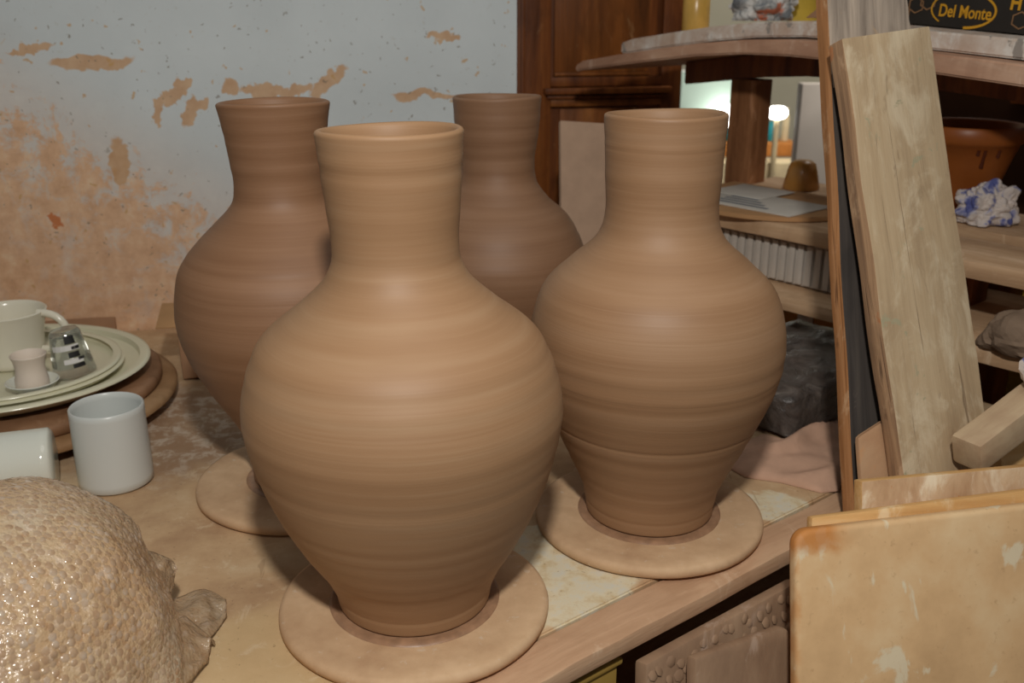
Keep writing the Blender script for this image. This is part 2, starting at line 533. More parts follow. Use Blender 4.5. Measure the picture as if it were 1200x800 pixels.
def crumple_blue():
    b = NB('crumpled_blue_print')
    o = b.obj()
    n1 = b.noise(o, 30, 3, 0.6, 0.4)
    c = b.ramp(n1, [(0.36, srgb(84, 92, 150)), (0.42, srgb(156, 156, 184)), (0.46, srgb(206, 196, 190)), (0.7, srgb(220, 206, 194))])
    return b.fin(c, 0.6, 0.4)


CRUMPLE = crumple_mat()
CRUMPLEB = crumple_blue()

bglass = NB('clear_glass')
bglass.fin((0.93, 0.95, 0.94, 1), 0.05, 0.5)
bglass.b.inputs['Transmission Weight'].default_value = 0.97
bglass.b.inputs['IOR'].default_value = 1.42
GLASS = bglass.m
BLACKPRINT = plain('black_print', srgb(30, 30, 30), 0.5, 0.4)
CARTON = plain('black_carton', srgb(46, 42, 38), 0.7, 0.25, 0.1, 20)
GOLD = plain('golden_ink', srgb(206, 150, 36), 0.6, 0.3, 0.06)
HEXINK = plain('brown_line_ink', srgb(140, 104, 72), 0.7, 0.3)


# ------------------------------------------------------------------ mesh helpers
def tag(o, label=None, cat=None, group=None, kind=None):
    if label:
        o['label'] = label
    if cat:
        o['category'] = cat
    if group:
        o['group'] = group
    if kind:
        o['kind'] = kind
    return o


def link(name, me, mats, parent=None, loc=None, mw=None):
    if not isinstance(mats, (list, tuple)):
        mats = [mats]
    me.materials.clear()
    for m in mats:
        me.materials.append(m)
    o = bpy.data.objects.new(name, me)
    COL.objects.link(o)
    if mw is not None:
        o.matrix_world = mw
    elif loc is not None:
        o.location = loc
    if parent is not None:
        w = o.matrix_world.copy() if mw is not None else Matrix.Translation(loc or (0, 0, 0))
        o.parent = parent
        o.matrix_parent_inverse = Matrix.Identity(4)
        o.matrix_basis = w
    return o


def empty(name, loc=(0, 0, 0), rz=0.0, mw=None):
    o = bpy.data.objects.new(name, None)
    COL.objects.link(o)
    o.empty_display_size = 0.05
    if mw is not None:
        o.matrix_world = mw
    else:
        o.location = loc
        o.rotation_euler = (0, 0, rz)
    return o


def me_from(bm, smooth=False):
    me = bpy.data.meshes.new('m')
    bmesh.ops.recalc_face_normals(bm, faces=bm.faces[:])
    bm.to_mesh(me)
    bm.free()
    if smooth:
        for p in me.polygons:
            p.use_smooth = True
    return me


def data(vs, fs, smooth=False):
    me = bpy.data.meshes.new('m')
    me.from_pydata([tuple(v) for v in vs], [], fs)
    me.update()
    if smooth:
        for p in me.polygons:
            p.use_smooth = True
    return me


def frame(o, x, y, z):
    return Matrix(((x[0], y[0], z[0], o[0]), (x[1], y[1], z[1], o[1]), (x[2], y[2], z[2], o[2]), (0, 0, 0, 1)))


def smooth_by_angle(me, deg=35):
    for p in me.polygons:
        p.use_smooth = True
    try:
        me.set_sharp_from_angle(angle=math.radians(deg))
    except Exception:
        pass


def boxm(x0, x1, y0, y1, z0, z1, bev=0.002, cuts=0, jit=0.0, seed=0, wear=None, segs=2):
    """bevelled box; optional length cuts along the longest axis with jittered edges"""
    bm = bmesh.new()
    bmesh.ops.create_cube(bm, size=1)
    for v in bm.verts:
        v.co = Vector(((x0 + x1) / 2 + v.co.x * (x1 - x0), (y0 + y1) / 2 + v.co.y * (y1 - y0), (z0 + z1) / 2 + v.co.z * (z1 - z0)))
    if cuts:
        dims = [x1 - x0, y1 - y0, z1 - z0]
        ax = dims.index(max(dims))
        for k in range(1, cuts):
            c = [0, 0, 0]
            c[ax] = [x0, y0, z0][ax] + dims[ax] * k / cuts
            nrm = [0, 0, 0]
            nrm[ax] = 1
            bmesh.ops.bisect_plane(bm, geom=bm.verts[:] + bm.edges[:] + bm.faces[:], plane_co=c, plane_no=nrm)
        for v in bm.verts:
            n = noise.noise_vector(v.co * 9 + Vector((seed * 3.1, seed, 0)))
            v.co += Vector((n.x, n.y, n.z)) * jit
    if wear:
        wear(bm)
    if bev > 0:
        ed = [e for e in bm.edges if len(e.link_faces) == 2 and e.calc_face_angle(0) > 0.6]
        bmesh.ops.bevel(bm, geom=ed, offset=bev, segments=segs, affect='EDGES', profile=0.6)
    me = me_from(bm)
    smooth_by_angle(me, 40)
    return me


def crom(kn, r, x):
    n = len(kn)
    i = 0
    while i < n - 2 and x > kn[i + 1]:
        i += 1

    def m(j):
        if j == 0:
            return (r[1] - r[0]) / (kn[1] - kn[0])
        if j == n - 1:
            return (r[-1] - r[-2]) / (kn[-1] - kn[-2])
        return (r[j + 1] - r[j - 1]) / (kn[j + 1] - kn[j - 1])
    h = kn[i + 1] - kn[i]
    s = (x - kn[i]) / h
    return ((2 * s ** 3 - 3 * s ** 2 + 1) * r[i] + (s ** 3 - 2 * s ** 2 + s) * h * m(i)
            + (-2 * s ** 3 + 3 * s ** 2) * r[i + 1] + (s ** 3 - s ** 2) * h * m(i + 1))


def lathe(prof, seg=64, smooth=True, warp=None, deg=50):
    """prof: list of (r, z); closes at r == 0"""
    vs, fs, rings = [], [], []
    for (r, z) in prof:
        if r <= 1e-6:
            rings.append([len(vs)])
            vs.append(Vector((0, 0, z)))
        else:
            rg = []
            for k in range(seg):
                a = 2 * math.pi * k / seg
                p = Vector((r * math.cos(a), r * math.sin(a), z))
                if warp:
                    p = warp(p, a)
                rg.append(len(vs))
                vs.append(p)
            rings.append(rg)
    for a, b in zip(rings[:-1], rings[1:]):
        if len(a) == 1 and len(b) == 1:
            continue
        for k in range(seg):
            k2 = (k + 1) % seg
            if len(a) == 1:
                fs.append((a[0], b[k2], b[k]))
            elif len(b) == 1:
                fs.append((a[k], a[k2], b[0]))
            else:
                fs.append((a[k], a[k2], b[k2], b[k]))
    bm = bmesh.new()
    bv = [bm.verts.new(v) for v in vs]
    for f in fs:
        bm.faces.new([bv[i] for i in f])
    me = me_from(bm)
    if smooth:
        smooth_by_angle(me, deg)
    return me


def tube(pts, rad, seg=10):
    """closed tube through pts, rad a number or (wide, thin) list"""
    pts = [Vector(p) for p in pts]
    vs, fs = [], []
    up = Vector((0, 1, 0))
    for i, p in enumerate(pts):
        d = (pts[min(i + 1, len(pts) - 1)] - pts[max(i - 1, 0)]).normalized()
        a = d.cross(up)
        if a.length < 1e-4:
            a = d.cross(Vector((1, 0, 0)))
        a.normalize()
        b = d.cross(a).normalized()
        r = rad[i] if isinstance(rad, list) else rad
        for k in range(seg):
            t = 2 * math.pi * k / seg
            vs.append(p + a * math.cos(t) * r + b * math.sin(t) * r)
    n = len(pts)
    for i in range(n - 1):
        for k in range(seg):
            k2 = (k + 1) % seg
            fs.append((i * seg + k, i * seg + k2, (i + 1) * seg + k2, (i + 1) * seg + k))
    fs.append(tuple(range(seg)))
    fs.append(tuple((n - 1) * seg + k for k in range(seg)))
    bm = bmesh.new()
    bv = [bm.verts.new(v) for v in vs]
    for f in fs:
        bm.faces.new([bv[i] for i in f])
    me = me_from(bm)
    smooth_by_angle(me, 60)
    return me


def prism(poly, z0, z1, bev=0.0):
    bm = bmesh.new()
    lo = [bm.verts.new((p[0], p[1], z0)) for p in poly]
    hi = [bm.verts.new((p[0], p[1], z1)) for p in poly]
    n = len(poly)
    bm.faces.new(lo[::-1])
    bm.faces.new(hi)
    for i in range(n):
        j = (i + 1) % n
        bm.faces.new((lo[i], lo[j], hi[j], hi[i]))
    bmesh.ops.recalc_face_normals(bm, faces=bm.faces[:])
    if bev:
        ed = [e for e in bm.edges if e.calc_face_angle(0) > 0.6]
        bmesh.ops.bevel(bm, geom=ed, offset=bev, segments=2, affect='EDGES')
    me = me_from(bm)
    smooth_by_angle(me, 40)
    return me


def crumple(rx, ry, rz, seed, amp=0.35, sub=4, freq=2.2, flat=True):
    bm = bmesh.new()
    bmesh.ops.create_icosphere(bm, subdivisions=sub, radius=1)
    for v in bm.verts:
        p = v.co.copy()
        q1 = p * freq + Vector((seed, seed * 2, 0))
        d1 = noise.voronoi(q1)[0]
        d2 = noise.voronoi(q1 * 2.1 + Vector((5, 1, 2)))[0]
        k = 1 - amp * 0.55 + amp * 1.1 * min(1, d1[1] - d1[0]) + amp * 0.5 * min(1, d2[1] - d2[0]) + 0.12 * noise.noise(p * 1.3 + Vector((seed, 0, 0)))
        v.co = Vector((p.x * rx * k, p.y * ry * k, p.z * rz * k))
        if flat and v.co.z < -rz * 0.55:
            v.co.z = -rz * 0.55
    me = me_from(bm)
    return me


# ------------------------------------------------------------------ the setting
fl = link('floor', boxm(-3, 5, -1.5, 6.0, FLOOR - 0.05, FLOOR, 0), FLOORM)
tag(fl, 'dusty concrete workshop floor', kind='structure')

wend = onplane(606, 60, W0, WN)
we = (wend - W0).dot(WX)
mw = Matrix.Translation(W0) @ Matrix.Rotation(WANG, 4, 'Z')
wb = link('wall_back', boxm(-1.9, we, 0, 0.12, FLOOR, 1.9, 0.003), WALL, mw=mw)
tag(wb, 'white plaster wall splashed with clay', kind='structure')
wf = link('wall_far', boxm(-1.2, 5, 5.2, 5.3, FLOOR, 2.2, 0), FARWALL)
tag(wf, 'grey beige wall of the room beyond', kind='structure')

# ------------------------------------------------------------------ bench
TE = Vector((0.02, 0.763, 0))
TD = (Vector((0.403, 1.067, 0)) - TE).normalized()
TN = Vector((-TD.y, TD.x, 0))


def bn(s, n, z=0.0):
    v = TE + TD * s + TN * n
    return Vector((v.x, v.y, z))


bench = empty('work_bench', (-0.4, 1.2, FLOOR))
tag(bench, 'clay-smeared work bench carrying the vases, with a board along its front edge', 'bench')


def child(name, me, mats, parent):
    """mesh given in world coordinates, parented to an unrotated empty"""
    o = link(name, me, mats)
    o.parent = parent
    o.matrix_parent_inverse = parent.matrix_basis.inverted()
    return o


gap = 0.004
wy = lambda x: W0.y + (x - W0.x) * math.tan(WANG) - gap / math.cos(WANG)
pA, pB, pC = bn(-0.9, 0.052), bn(1.0, 0.052), bn(1.0, 0.80)
pD = Vector((wend.x - 0.01, wy(wend.x - 0.01), 0))
pF = Vector((-1.72, wy(-1.72), 0))
top = child('bench_top', prism([pA, pB, pC, pD, pF], -0.022, 0.0, 0.002), BENCH, bench)


def wear_edge(bm):
    for v in bm.verts:
        if v.co.z > -0.008 and v.co.y < 0.01:
            v.co.z -= 0.002 * (0.5 + noise.noise(v.co * 30))


mwb = frame(TE, TD, TN, Vector((0, 0, 1)))
e = link('edge_board', boxm(-0.9, 1.0, 0, 0.05, -0.024, -0.0022, 0.003, 60, 0.0012, 2, wear_edge), EDGEWOOD, mw=mwb)
w = e.matrix_world.copy()
e.parent = bench
e.matrix_parent_inverse = bench.matrix_basis.inverted()
for (s, n) in [(-0.8, 0.12), (0.92, 0.14), (0.9, 0.66), (-0.8, 1.45)]:
    q = bn(s, n)
    o = link('leg', boxm(-0.03, 0.03, -0.03, 0.03, FLOOR, -0.022, 0.003), POSTWOOD, mw=Matrix.Translation((q.x, q.y, 0)))
    o.parent = bench
    o.matrix_parent_inverse = bench.matrix_basis.inverted()
o = link('apron', boxm(0.17, 0.96, 0.05, 0.072, -0.075, -0.0225, 0.002), DARKBROWN, mw=mwb)
o.parent = bench
o.matrix_parent_inverse = bench.matrix_basis.inverted()
o = link('lower_shelf', boxm(-0.84, 0.96, 0.09, 0.5, -0.27, -0.25, 0.002), SHELFWOOD, mw=mwb)
o.parent = bench
o.matrix_parent_inverse = bench.matrix_basis.inverted()

# ------------------------------------------------------------------ vases on their bats
KN = [0, .03, .08, .16, .26, .36, .45, .53, .60, .66, .71, .755, .80, .86, .93, 1.]
VASES = [
    ('front', (-0.1015, 0.8850), (-0.1090, 0.4955),
     [0.0783, 0.0812, 0.0906, 0.1125, 0.1343, 0.1487, 0.1546, 0.1469, 0.1306, 0.0964, 0.0707, 0.0598, 0.0587, 0.061, 0.0636, 0.0661],
     CLAY_F, 0.140, 'light tan unfired clay vase with faintly flared neck, beside the bubble wrap'),
    ('left', (-0.2731, 1.1640), (-0.2764, 0.4936),
     [0.0640, 0.0640, 0.0665, 0.0772, 0.1031, 0.1258, 0.136, 0.1337, 0.1245, 0.1023, 0.078, 0.0585, 0.053, 0.0552, 0.0588, 0.0644],
     CLAY_L, 0.138, 'dark brown clay vase with strongly flared rim, next to the stacked cream plates'),
    ('back', (-0.0230, 1.5180), (-0.0227, 0.4688),
     [0.074, 0.0765, 0.0850, 0.1043, 0.1225, 0.1355, 0.140, 0.1283, 0.1096, 0.0801, 0.063, 0.0576, 0.0573, 0.0613, 0.0647, 0.0665],
     CLAY_B, 0.135, 'small-looking brown clay vase beside the dark cabinet, mostly hidden behind the tan vase'),
    ('right', (0.1675, 1.0716), (0.1647, 0.4896),
     [0.0765, 0.0782, 0.0835, 0.1001, 0.1208, 0.1386, 0.1451, 0.1410, 0.1281, 0.0998, 0.0736, 0.0638, 0.0619, 0.0632, 0.0643, 0.0661],
     CLAY_R, 0.138, 'mid-brown clay vase with a straight cylindrical neck, beside the black plastic block'),
]
BAT_LABEL = {
    'front': 'round clay-coated throwing bat under the light tan vase',
    'left': 'round clay-coated throwing bat under the flared-rim vase next to the plates',
    'back': 'round clay-coated throwing bat under the vase beside the dark cabinet',
    'right': 'round clay-coated throwing bat under the straight-necked vase at the bench edge',
}
ZB = 0.018
for vi, (key, bs, tp, rr, mt, br, lab) in enumerate(VASES):
    seed = vi * 13.7
    # bat
    root = empty('throwing_bat', (bs[0], bs[1], 0))
    tag(root, BAT_LABEL[key], 'bat', 'throwing bats under the vases')

    def warp(p, a, s=seed):
        k = 1 + 0.006 * noise.noise(Vector((math.cos(a) * 2, math.sin(a) * 2, s)))
        return Vector((p.x * k, p.y * k, p.z))
    o = link('disc', lathe([(0, 0.0005), (br - 0.004, 0.0005), (br - 0.0005, 0.003), (br, 0.008), (br - 0.0015, 0.0125), (br - 0.006, 0.0145),
                            (br * 0.85, 0.0148), (br * 0.8, 0.0142), (br * 0.76, 0.0148), (br * 0.7, 0.0145), (0, 0.0145)], 96, True, warp), BAT, root)
    b0 = rr[0]
    me = lathe([(b0 * 0.6, 0.0146), (b0 * 0.6, ZB - 0.0008), (b0 * 0.99, ZB - 0.0008), (b0 + 0.003, 0.0165), (b0 + 0.007, 0.0170), (b0 + 0.0095, 0.0150), (b0 + 0.010, 0.0146)], 96, True,
               lambda p, a, s=seed: Vector((p.x, p.y, p.z + (0.0007 * noise.noise(Vector((math.cos(a) * 6, math.sin(a) * 6, s))) if p.z > 0.0149 and p.z != ZB - 0.0008 else 0))))
    link('clay_ring', me, RINGCLAY, root)
    # vase
    h = tp[1] - ZB
    prof = [(0, 0.0), (rr[0] - 0.004, 0.0), (rr[0] - 0.0005, 0.0012)]
    N = 300
    GR = {'front': [(0.03, 0.7)], 'left': [(0.62, 0.6)], 'back': [(0.66, 0.6)], 'right': [(0.03, 0.7), (0.265, 1.1), (0.40, 0.4), (0.93, 0.5)]}[key]
    for k in range(N + 1):
        f = k / N
        r = crom(KN, rr, f)
        rid = 0.00025 * math.sin(f * 120 + seed) * (0.5 + 0.5 * noise.noise(Vector((f * 6, seed, 0)))) + 0.0004 * noise.noise(Vector((f * 38, seed, 1)))
        if f < 0.02:
            rid *= 0.3
        for (f0, k0) in GR:
            rid -= 0.0008 * k0 * math.exp(-((f - f0) / 0.0045) ** 2)
        prof.append((r + rid, 0.002 + f * (h - 0.005)))
    rt = rr[-1]
    prof += [(rt - 0.0008, h - 0.0012), (rt - 0.003, h), (rt - 0.0055, h - 0.0008), (rt - 0.007, h - 0.004)]
    for k in range(30):
        f = 0.975 - k * 0.018
        prof.append((crom(KN, rr, f) - 0.0078, f * h))
    prof.append((0, prof[-1][1]))
    dx = tp[0] - bs[0]

    def vw(p, a, s=seed, dx=dx, h=h):
        f = p.z / h
        k = 1 + 0.006 * f * math.sin(2 * a + s) + 0.004 * f * noise.noise(Vector((math.cos(a), math.sin(a), s + f * 2)))
        wob = 0.0007 * f ** 6 * math.sin(a * 2 + s * 1.7) + 0.0015 * f ** 6 * math.sin(a + 2.6)
        return Vector((p.x * k + dx * f, p.y * k, p.z + wob))
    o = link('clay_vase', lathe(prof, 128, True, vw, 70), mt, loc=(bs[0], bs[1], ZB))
    tag(o, lab, 'vase', 'unfired clay vases')

# ------------------------------------------------------------------ leaning ware boards and planks in front of the bench (right)


def leaning(name, tl, tr, bl, thick, mat, label, cat, cuts=24, jit=0.0012, bev=0.003, group=None, wear=None, segs=2, floor=True, length=None):
    """board whose front face has these three corners; it runs on down to the floor"""
    z = (tl - bl).normalized()
    x = (tr - tl)
    x = x - z * x.dot(z)
    W = x.length
    x.normalize()
    y = z.cross(x).normalized()          # away from the camera
    if floor:
        L = (tl.z - FLOOR - 0.004) / z.z
        low = min(0.0, x.z * W) + min(0, y.z * thick)
        L = (tl.z + low - FLOOR - 0.003) / z.z
    else:
        L = length
    mwm = frame(tl, x, y, z)
    rise = (tr - tl).dot(z)
    ow = wear

    def wear(bm, rise=rise, W=W, L=L, ow=ow):
        for v in bm.verts:
            if v.co.z > -0.004:
                v.co.z += rise * v.co.x / W
            elif v.co.z > -0.5 * L:
                v.co.z += rise * v.co.x / W * max(0, 1 + v.co.z / (0.5 * L))
        if ow:
            ow(bm)
    o = link(name, boxm(0, W, 0, thick, -L, 0, bev, cuts, jit, random.random() * 9, wear, segs), mat, mw=mwm)
    tag(o, label, cat, group)
    return o


def round_corner(bm):
    ed = [e for e in bm.edges if all(v.co.x < 0.004 and v.co.z > -0.006 for v in e.verts)]
    bmesh.ops.bevel(bm, geom=ed, offset=0.016, segments=5, affect='EDGES', profile=0.5)


def round_right(bm):
    X = max(v.co.x for v in bm.verts)
    Z = max(v.co.z for v in bm.verts)
    ed = [e for e in bm.edges if all(v.co.x > X - 0.004 and v.co.z > Z - 0.006 for v in e.verts)]
    bmesh.ops.bevel(bm, geom=ed, offset=0.014, segments=5, affect='EDGES', profile=0.5)


s1 = leaning('ware_board', at(933, 622, 1.0), at(1250, 586, 1.055), at(933, 800, 1.0), 0.018, SLAB,
             'wide ochre ware board with pale smears and rusty worn corner, foremost of the leaning boards', 'board', 30, 0.001, 0.006, 'ware boards leaning on the bench', round_corner, 3)
s2 = leaning('ware_board', at(951, 606, 1.026), at(1250, 568, 1.081), at(951, 800, 1.026), 0.013, SLABEDGE,
             'ochre ware board showing only its top edge behind the smeared board', 'board', 30, 0.001, 0.004, 'ware boards leaning on the bench')
s3 = leaning('ply_board', at(1010, 564, 1.059), at(1260, 541, 1.110), at(1010, 700, 1.059), 0.017, PLYFACE,
             'thick stained plywood board with layered end, standing between ware boards and tall planks', 'board', 30, 0.0008, 0.002)
def broken(bm):
    for v in bm.verts:
        if v.co.x > 0.06 and v.co.z > -0.075:
            k = (v.co.z + 0.075) / 0.075
            v.co.x -= 0.010 * k + 0.012 * k * abs(noise.noise(Vector((0, v.co.y * 8, v.co.z * 70))))


fp = leaning('tall_plank', at(986, 46, 1.152), at(1089, 31, 1.205), at(1058, 552, 1.142), 0.025, [PLANK, PLANKSIDE2],
             'tall sandy weathered plank leaning over the blackened plank', 'plank', 110, 0.0034, 0.0018)
dp = leaning('tall_plank', at(969, -22, 1.205), at(1070, -22, 1.255), at(1001, 590, 1.183), 0.022, [BLACKPLANK, PLANKSIDE, GREYEND],
             'tall blackened plank with orange edge and splintered grey top', 'plank', 90, 0.0022, 0.0015, None, broken)
s3.data.materials.append(SLABEDGE)
for p in s3.data.polygons:
    if p.normal.x < -0.6 or p.normal.z > 0.6:
        p.material_index = 1
for o in (fp, dp):
    for p in o.data.polygons:
        if p.normal.x < -0.6:
            p.material_index = 1
for p in dp.data.polygons:
    if p.center.z > -0.12 and p.normal.x > -0.6:
        p.material_index = 2
# splintered corner of the blackened plank
for v in dp.data.vertices:
    if v.co.x > 0.05 and v.co.z > -0.03:
        v.co.z -= 0.002 + 0.004 * noise.noise(Vector((v.co.x * 60, v.co.y * 60, 0)))

oc = leaning('wood_offcut', at(1006, 512, 1.161), at(1046, 486, 1.178), at(1009, 560, 1.160), 0.008, OFFCUT,
             'short pinkish clay-stained offcut wedged between the two tall planks', 'offcut', 10, 0.002, 0.006)


# ------------------------------------------------------------------ shelf rack on the right
O = Vector((0.40, 1.66, 0))
D = Vector((0.643, -0.766, 0)).normalized()
EE = Vector((-D.y, D.x, 0))
mwr = frame(O, D, EE, Vector((0, 0, 1)))


def rk(s, e_, z):
    return O + D * s + EE * e_ + Vector((0, 0, z))


rack = empty('shelf_rack', rk(0.1, 0.3, FLOOR))
tag(rack, 'rough wooden storage rack of posts and loose boards behind the vases', 'rack')


def rchild(name, me, mat):
    o = link(name, me, mat, mw=mwr)
    o.parent = rack
    o.matrix_parent_inverse = rack.matrix_basis.inverted()
    return o


# warped top board
ST = [(-0.52, 0.466, 0.012), (-0.5, 0.470, 0.018), (-0.4, 0.484, 0.020), (-0.3, 0.497, 0.021), (-0.2, 0.509, 0.022), (-0.1, 0.516, 0.024),
      (0.0, 0.516, 0.027), (0.1, 0.511, 0.028), (0.25, 0.501, 0.029), (0.43, 0.486, 0.030), (0.7, 0.478, 0.030)]


def warped(e0, e1, stations, dz=0.0):
    bm = bmesh.new()
    rows = []
    for (s, z, t) in stations:
        rows.append([bm.verts.new((s, e0, z + dz)), bm.verts.new((s, e1, z + dz)), bm.verts.new((s, e1, z + dz + t)), bm.verts.new((s, e0, z + dz + t))])
    for a, b in zip(rows[:-1], rows[1:]):
        for k in range(4):
            bm.faces.new((a[k], a[(k + 1) % 4], b[(k + 1) % 4], b[k]))
    bm.faces.new(rows[0])
    bm.faces.new(rows[-1])
    bmesh.ops.recalc_face_normals(bm, faces=bm.faces[:])
    ed = [e for e in bm.edges if e.calc_face_angle(0) > 0.6]
    bmesh.ops.bevel(bm, geom=ed, offset=0.003, segments=2, affect='EDGES')
    me = me_from(bm)
    smooth_by_angle(me, 40)
    return me


rchild('shelf_board', warped(0.085, 0.46, ST), PINKBOARD)
rchild('shelf_board', boxm(-0.18, 0.75, 0.02, 0.165, 0.222, 0.248, 0.003, 24, 0.0015, 4), SHELFWOOD)
rchild('shelf_board', boxm(-0.24, 0.75, 0.235, 0.42, 0.222, 0.248, 0.003, 24, 0.0015, 5), SHELFWOOD)
rchild('shelf_board', boxm(-0.25, 0.75, -0.02, 0.29, 0.116, 0.139, 0.003, 24, 0.0015, 6), SHELFWOOD)
for (s, e_, zt) in [(-0.245, 0.318, 0.456), (0.62, 0.318, 0.430), (0.62, 0.14, 0.479), (0.30, 0.19, 0.2215), (0.30, 0.33, 0.2215)]:
    rchild('post', boxm(s - 0.031, s + 0.031, e_ - 0.028, e_ + 0.028, FLOOR, zt, 0.003, 20, 0.0012, s * 9), POSTWOOD if zt > 0.3 else DARKWOOD)

rchild('rail', warped(0.29, 0.345, [(max(-0.42, s_), z_ - 0.047, 0.0465) for (s_, z_, t_) in ST if s_ > -0.45]), DARKWOOD)

# speckled plank on the top board
SS = [(s, z + t, 0.026) for (s, z, t) in ST if -0.45 < s < 0.41]
SS = [(-0.43, SS[0][1] - 0.003, 0.020)] + SS
SS[-1] = (0.41, 0.5175, 0.028)
SS = [(s, z + 0.003, t) for (s, z, t) in SS]
o = link('speckled_plank', warped(0.125, 0.42, SS), SPECKLE, mw=mwr)
tag(o, 'white plaster-speckled plank lying on top of the warped rack board', 'plank')
zsp = lambda s: crom([a[0] for a in SS], [a[1] + a[2] for a in SS], s)

# ------------------------------------------------------------------ dark cabinet
CPN = WN
C0 = Vector((0.0, 2.38, 0))
CX = WX


def cl(px, py):
    d = onplane(px, py, C0, CPN) - C0
    return d.dot(CX), d.z


cab = empty('wooden_cabinet', (C0.x + 0.2, C0.y + 0.2, FLOOR))
tag(cab, 'dark brown panelled wooden cabinet beside the white wall', 'cabinet')
mwc = frame(C0, CX, -CPN, Vector((0, 0, 1)))


def cbox(name, px0, px1, py0, py1, d0, d1, mat, parent=None, bev=0.002):
    x0, z1 = cl(px0, py0)
    x1, z0 = cl(px1, py1)
    z1 = cl((px0 + px1) / 2, py0)[1]
    z0 = cl((px0 + px1) / 2, py1)[1]
    return cput(name, boxm(x0, x1, d0, d1, z0, z1, bev), mat, parent)


def cput(name, me, mat, parent=None):
    o = link(name, me, mat, mw=mwc)
    pr = parent or cab
    o.parent = pr
    o.matrix_parent_inverse = pr.matrix_world.inverted() if parent is None else mwc.inverted()
    if parent is None:
        o.matrix_parent_inverse = cab.matrix_basis.inverted()
    return o


xl = cl(602, 60)[0]
xr = cl(797, 60)[0]
cput('carcass', boxm(xl, xr, 0.0, 0.35, FLOOR + 0.001, 0.95, 0.003), DARKWOOD)
cput('stile', boxm(xl, xl + 0.085, -0.02, -0.001, FLOOR + 0.001, 0.95, 0.003), DARKWOOD)
cput('bead', boxm(xl + 0.012, xl + 0.022, -0.027, -0.0205, FLOOR + 0.001, 0.95, 0.003), DARKWOOD)
cput('stile', boxm(xr - 0.052, xr, -0.02, -0.001, FLOOR + 0.001, 0.95, 0.003), DARKWOOD)
cbox('upper_panel', 650, 757, -60, 84, -0.010, -0.001, DARKWOOD2)
cbox('panel_bead', 648, 759, 84, 88, -0.018, -0.002, DARKWOOD2)
cbox('rail', 643, 772, 89, 100, -0.020, -0.001, DARKWOOD)
cbox('moulding', 634, 780, 101, 108, -0.045, -0.001, DARKWOOD)
cbox('moulding', 638, 776, 110, 114, -0.030, -0.001, DARKWOOD)
cbox('rail', 643, 772, 115, 123, -0.020, -0.001, DARKWOOD2)
cbox('lower_panel', 655, 757, 126, 420, -0.010, -0.001, DARKWOOD2)

# ------------------------------------------------------------------ pale board standing behind the vases
tl, tr, bl = at(657, 141, 1.90), at(722, 145, 1.93), at(667, 260, 1.90)
xx = (tr - tl)
W_ = xx.length
xx.normalize()
zz = (tl - bl)
zz = (zz - xx * zz.dot(xx)).normalized()
yy = zz.cross(xx).normalized()
L_ = (tl.z - 0.019) / zz.z
pb = link('pale_board', boxm(0, W_, 0, 0.014, -L_, 0, 0.002, 16, 0.0008, 3), PALEBOARD, mw=frame(tl, xx, yy, zz))
tag(pb, 'pale pinkish board standing on the bench in front of the dark cabinet', 'board')

# ------------------------------------------------------------------ left: discs, plates, cups
PC = Vector((-0.785, 1.40, 0))


def solid(name, prof, mat, loc, label, cat, seg=72, group=None, warp=None, deg=40):
    o = link(name, lathe(prof, seg, True, warp, deg), mat, loc=loc)
    tag(o, label, cat, group)
    return o


root = empty('turntable', (PC.x, PC.y, 0))
tag(root, 'stepped brown wooden turntable disc under the cream plates', 'turntable')
link('foot', lathe([(0, 0.0005), (0.19, 0.0005), (0.19, 0.0195), (0, 0.0195)], 64), BLACKMETAL, root)
link('lower_disc', lathe([(0, 0.020), (0.250, 0.020), (0.257, 0.024), (0.258, 0.030), (0.254, 0.035), (0.245, 0.037), (0, 0.037)], 96), RIMDISC, root)
link('upper_disc', lathe([(0, 0.0375), (0.232, 0.0375), (0.236, 0.041), (0.236, 0.052), (0.232, 0.056), (0.205, 0.057), (0, 0.057)], 96), BROWNDISC, root)


def plate(name, r, z, h, label, sx, off, foot=0.76):
    prof = [(0, 0.0), (r * foot, 0.0), (r * (foot + 0.1), h * 0.25), (r * 0.97, h * 0.72), (r, h * 0.86), (r * 0.995, h * 0.97), (r * 0.975, h),
            (r * 0.93, h * 0.93), (r * (foot + 0.16), h * 0.62), (r * (foot + 0.06), h * 0.42), (0, h * 0.38)]
    o = link(name, lathe(prof, 96, True, lambda p, a: Vector((p.x * sx, p.y, p.z)), 60), CREAMPLATE, loc=(off.x, off.y, z))
    tag(o, label, 'plate', 'stacked cream plates')
    return o


pc2 = PC + Vector((0.003, -0.006, 0))
pc3 = PC + Vector((0.010, -0.018, 0))
plate('serving_plate', 0.2, 0.0577, 0.027, 'larger cream oval plate lying directly on the brown turntable', 1.12, pc2)
plate('serving_plate', 0.160, 0.0692, 0.022, 'smaller cream plate stacked inside the larger oval plate, carrying the mug', 1.12, pc3, 0.86)
ZP = 0.0692 + 0.022 * 0.38 + 0.0006
# tall mug
mg = on(18, 436, ZP)
root = empty('mug', (mg.x - 0.020, mg.y + 0.040, ZP), 0.0)
tag(root, 'cream mug with a loop handle standing on the cream plates', 'mug')


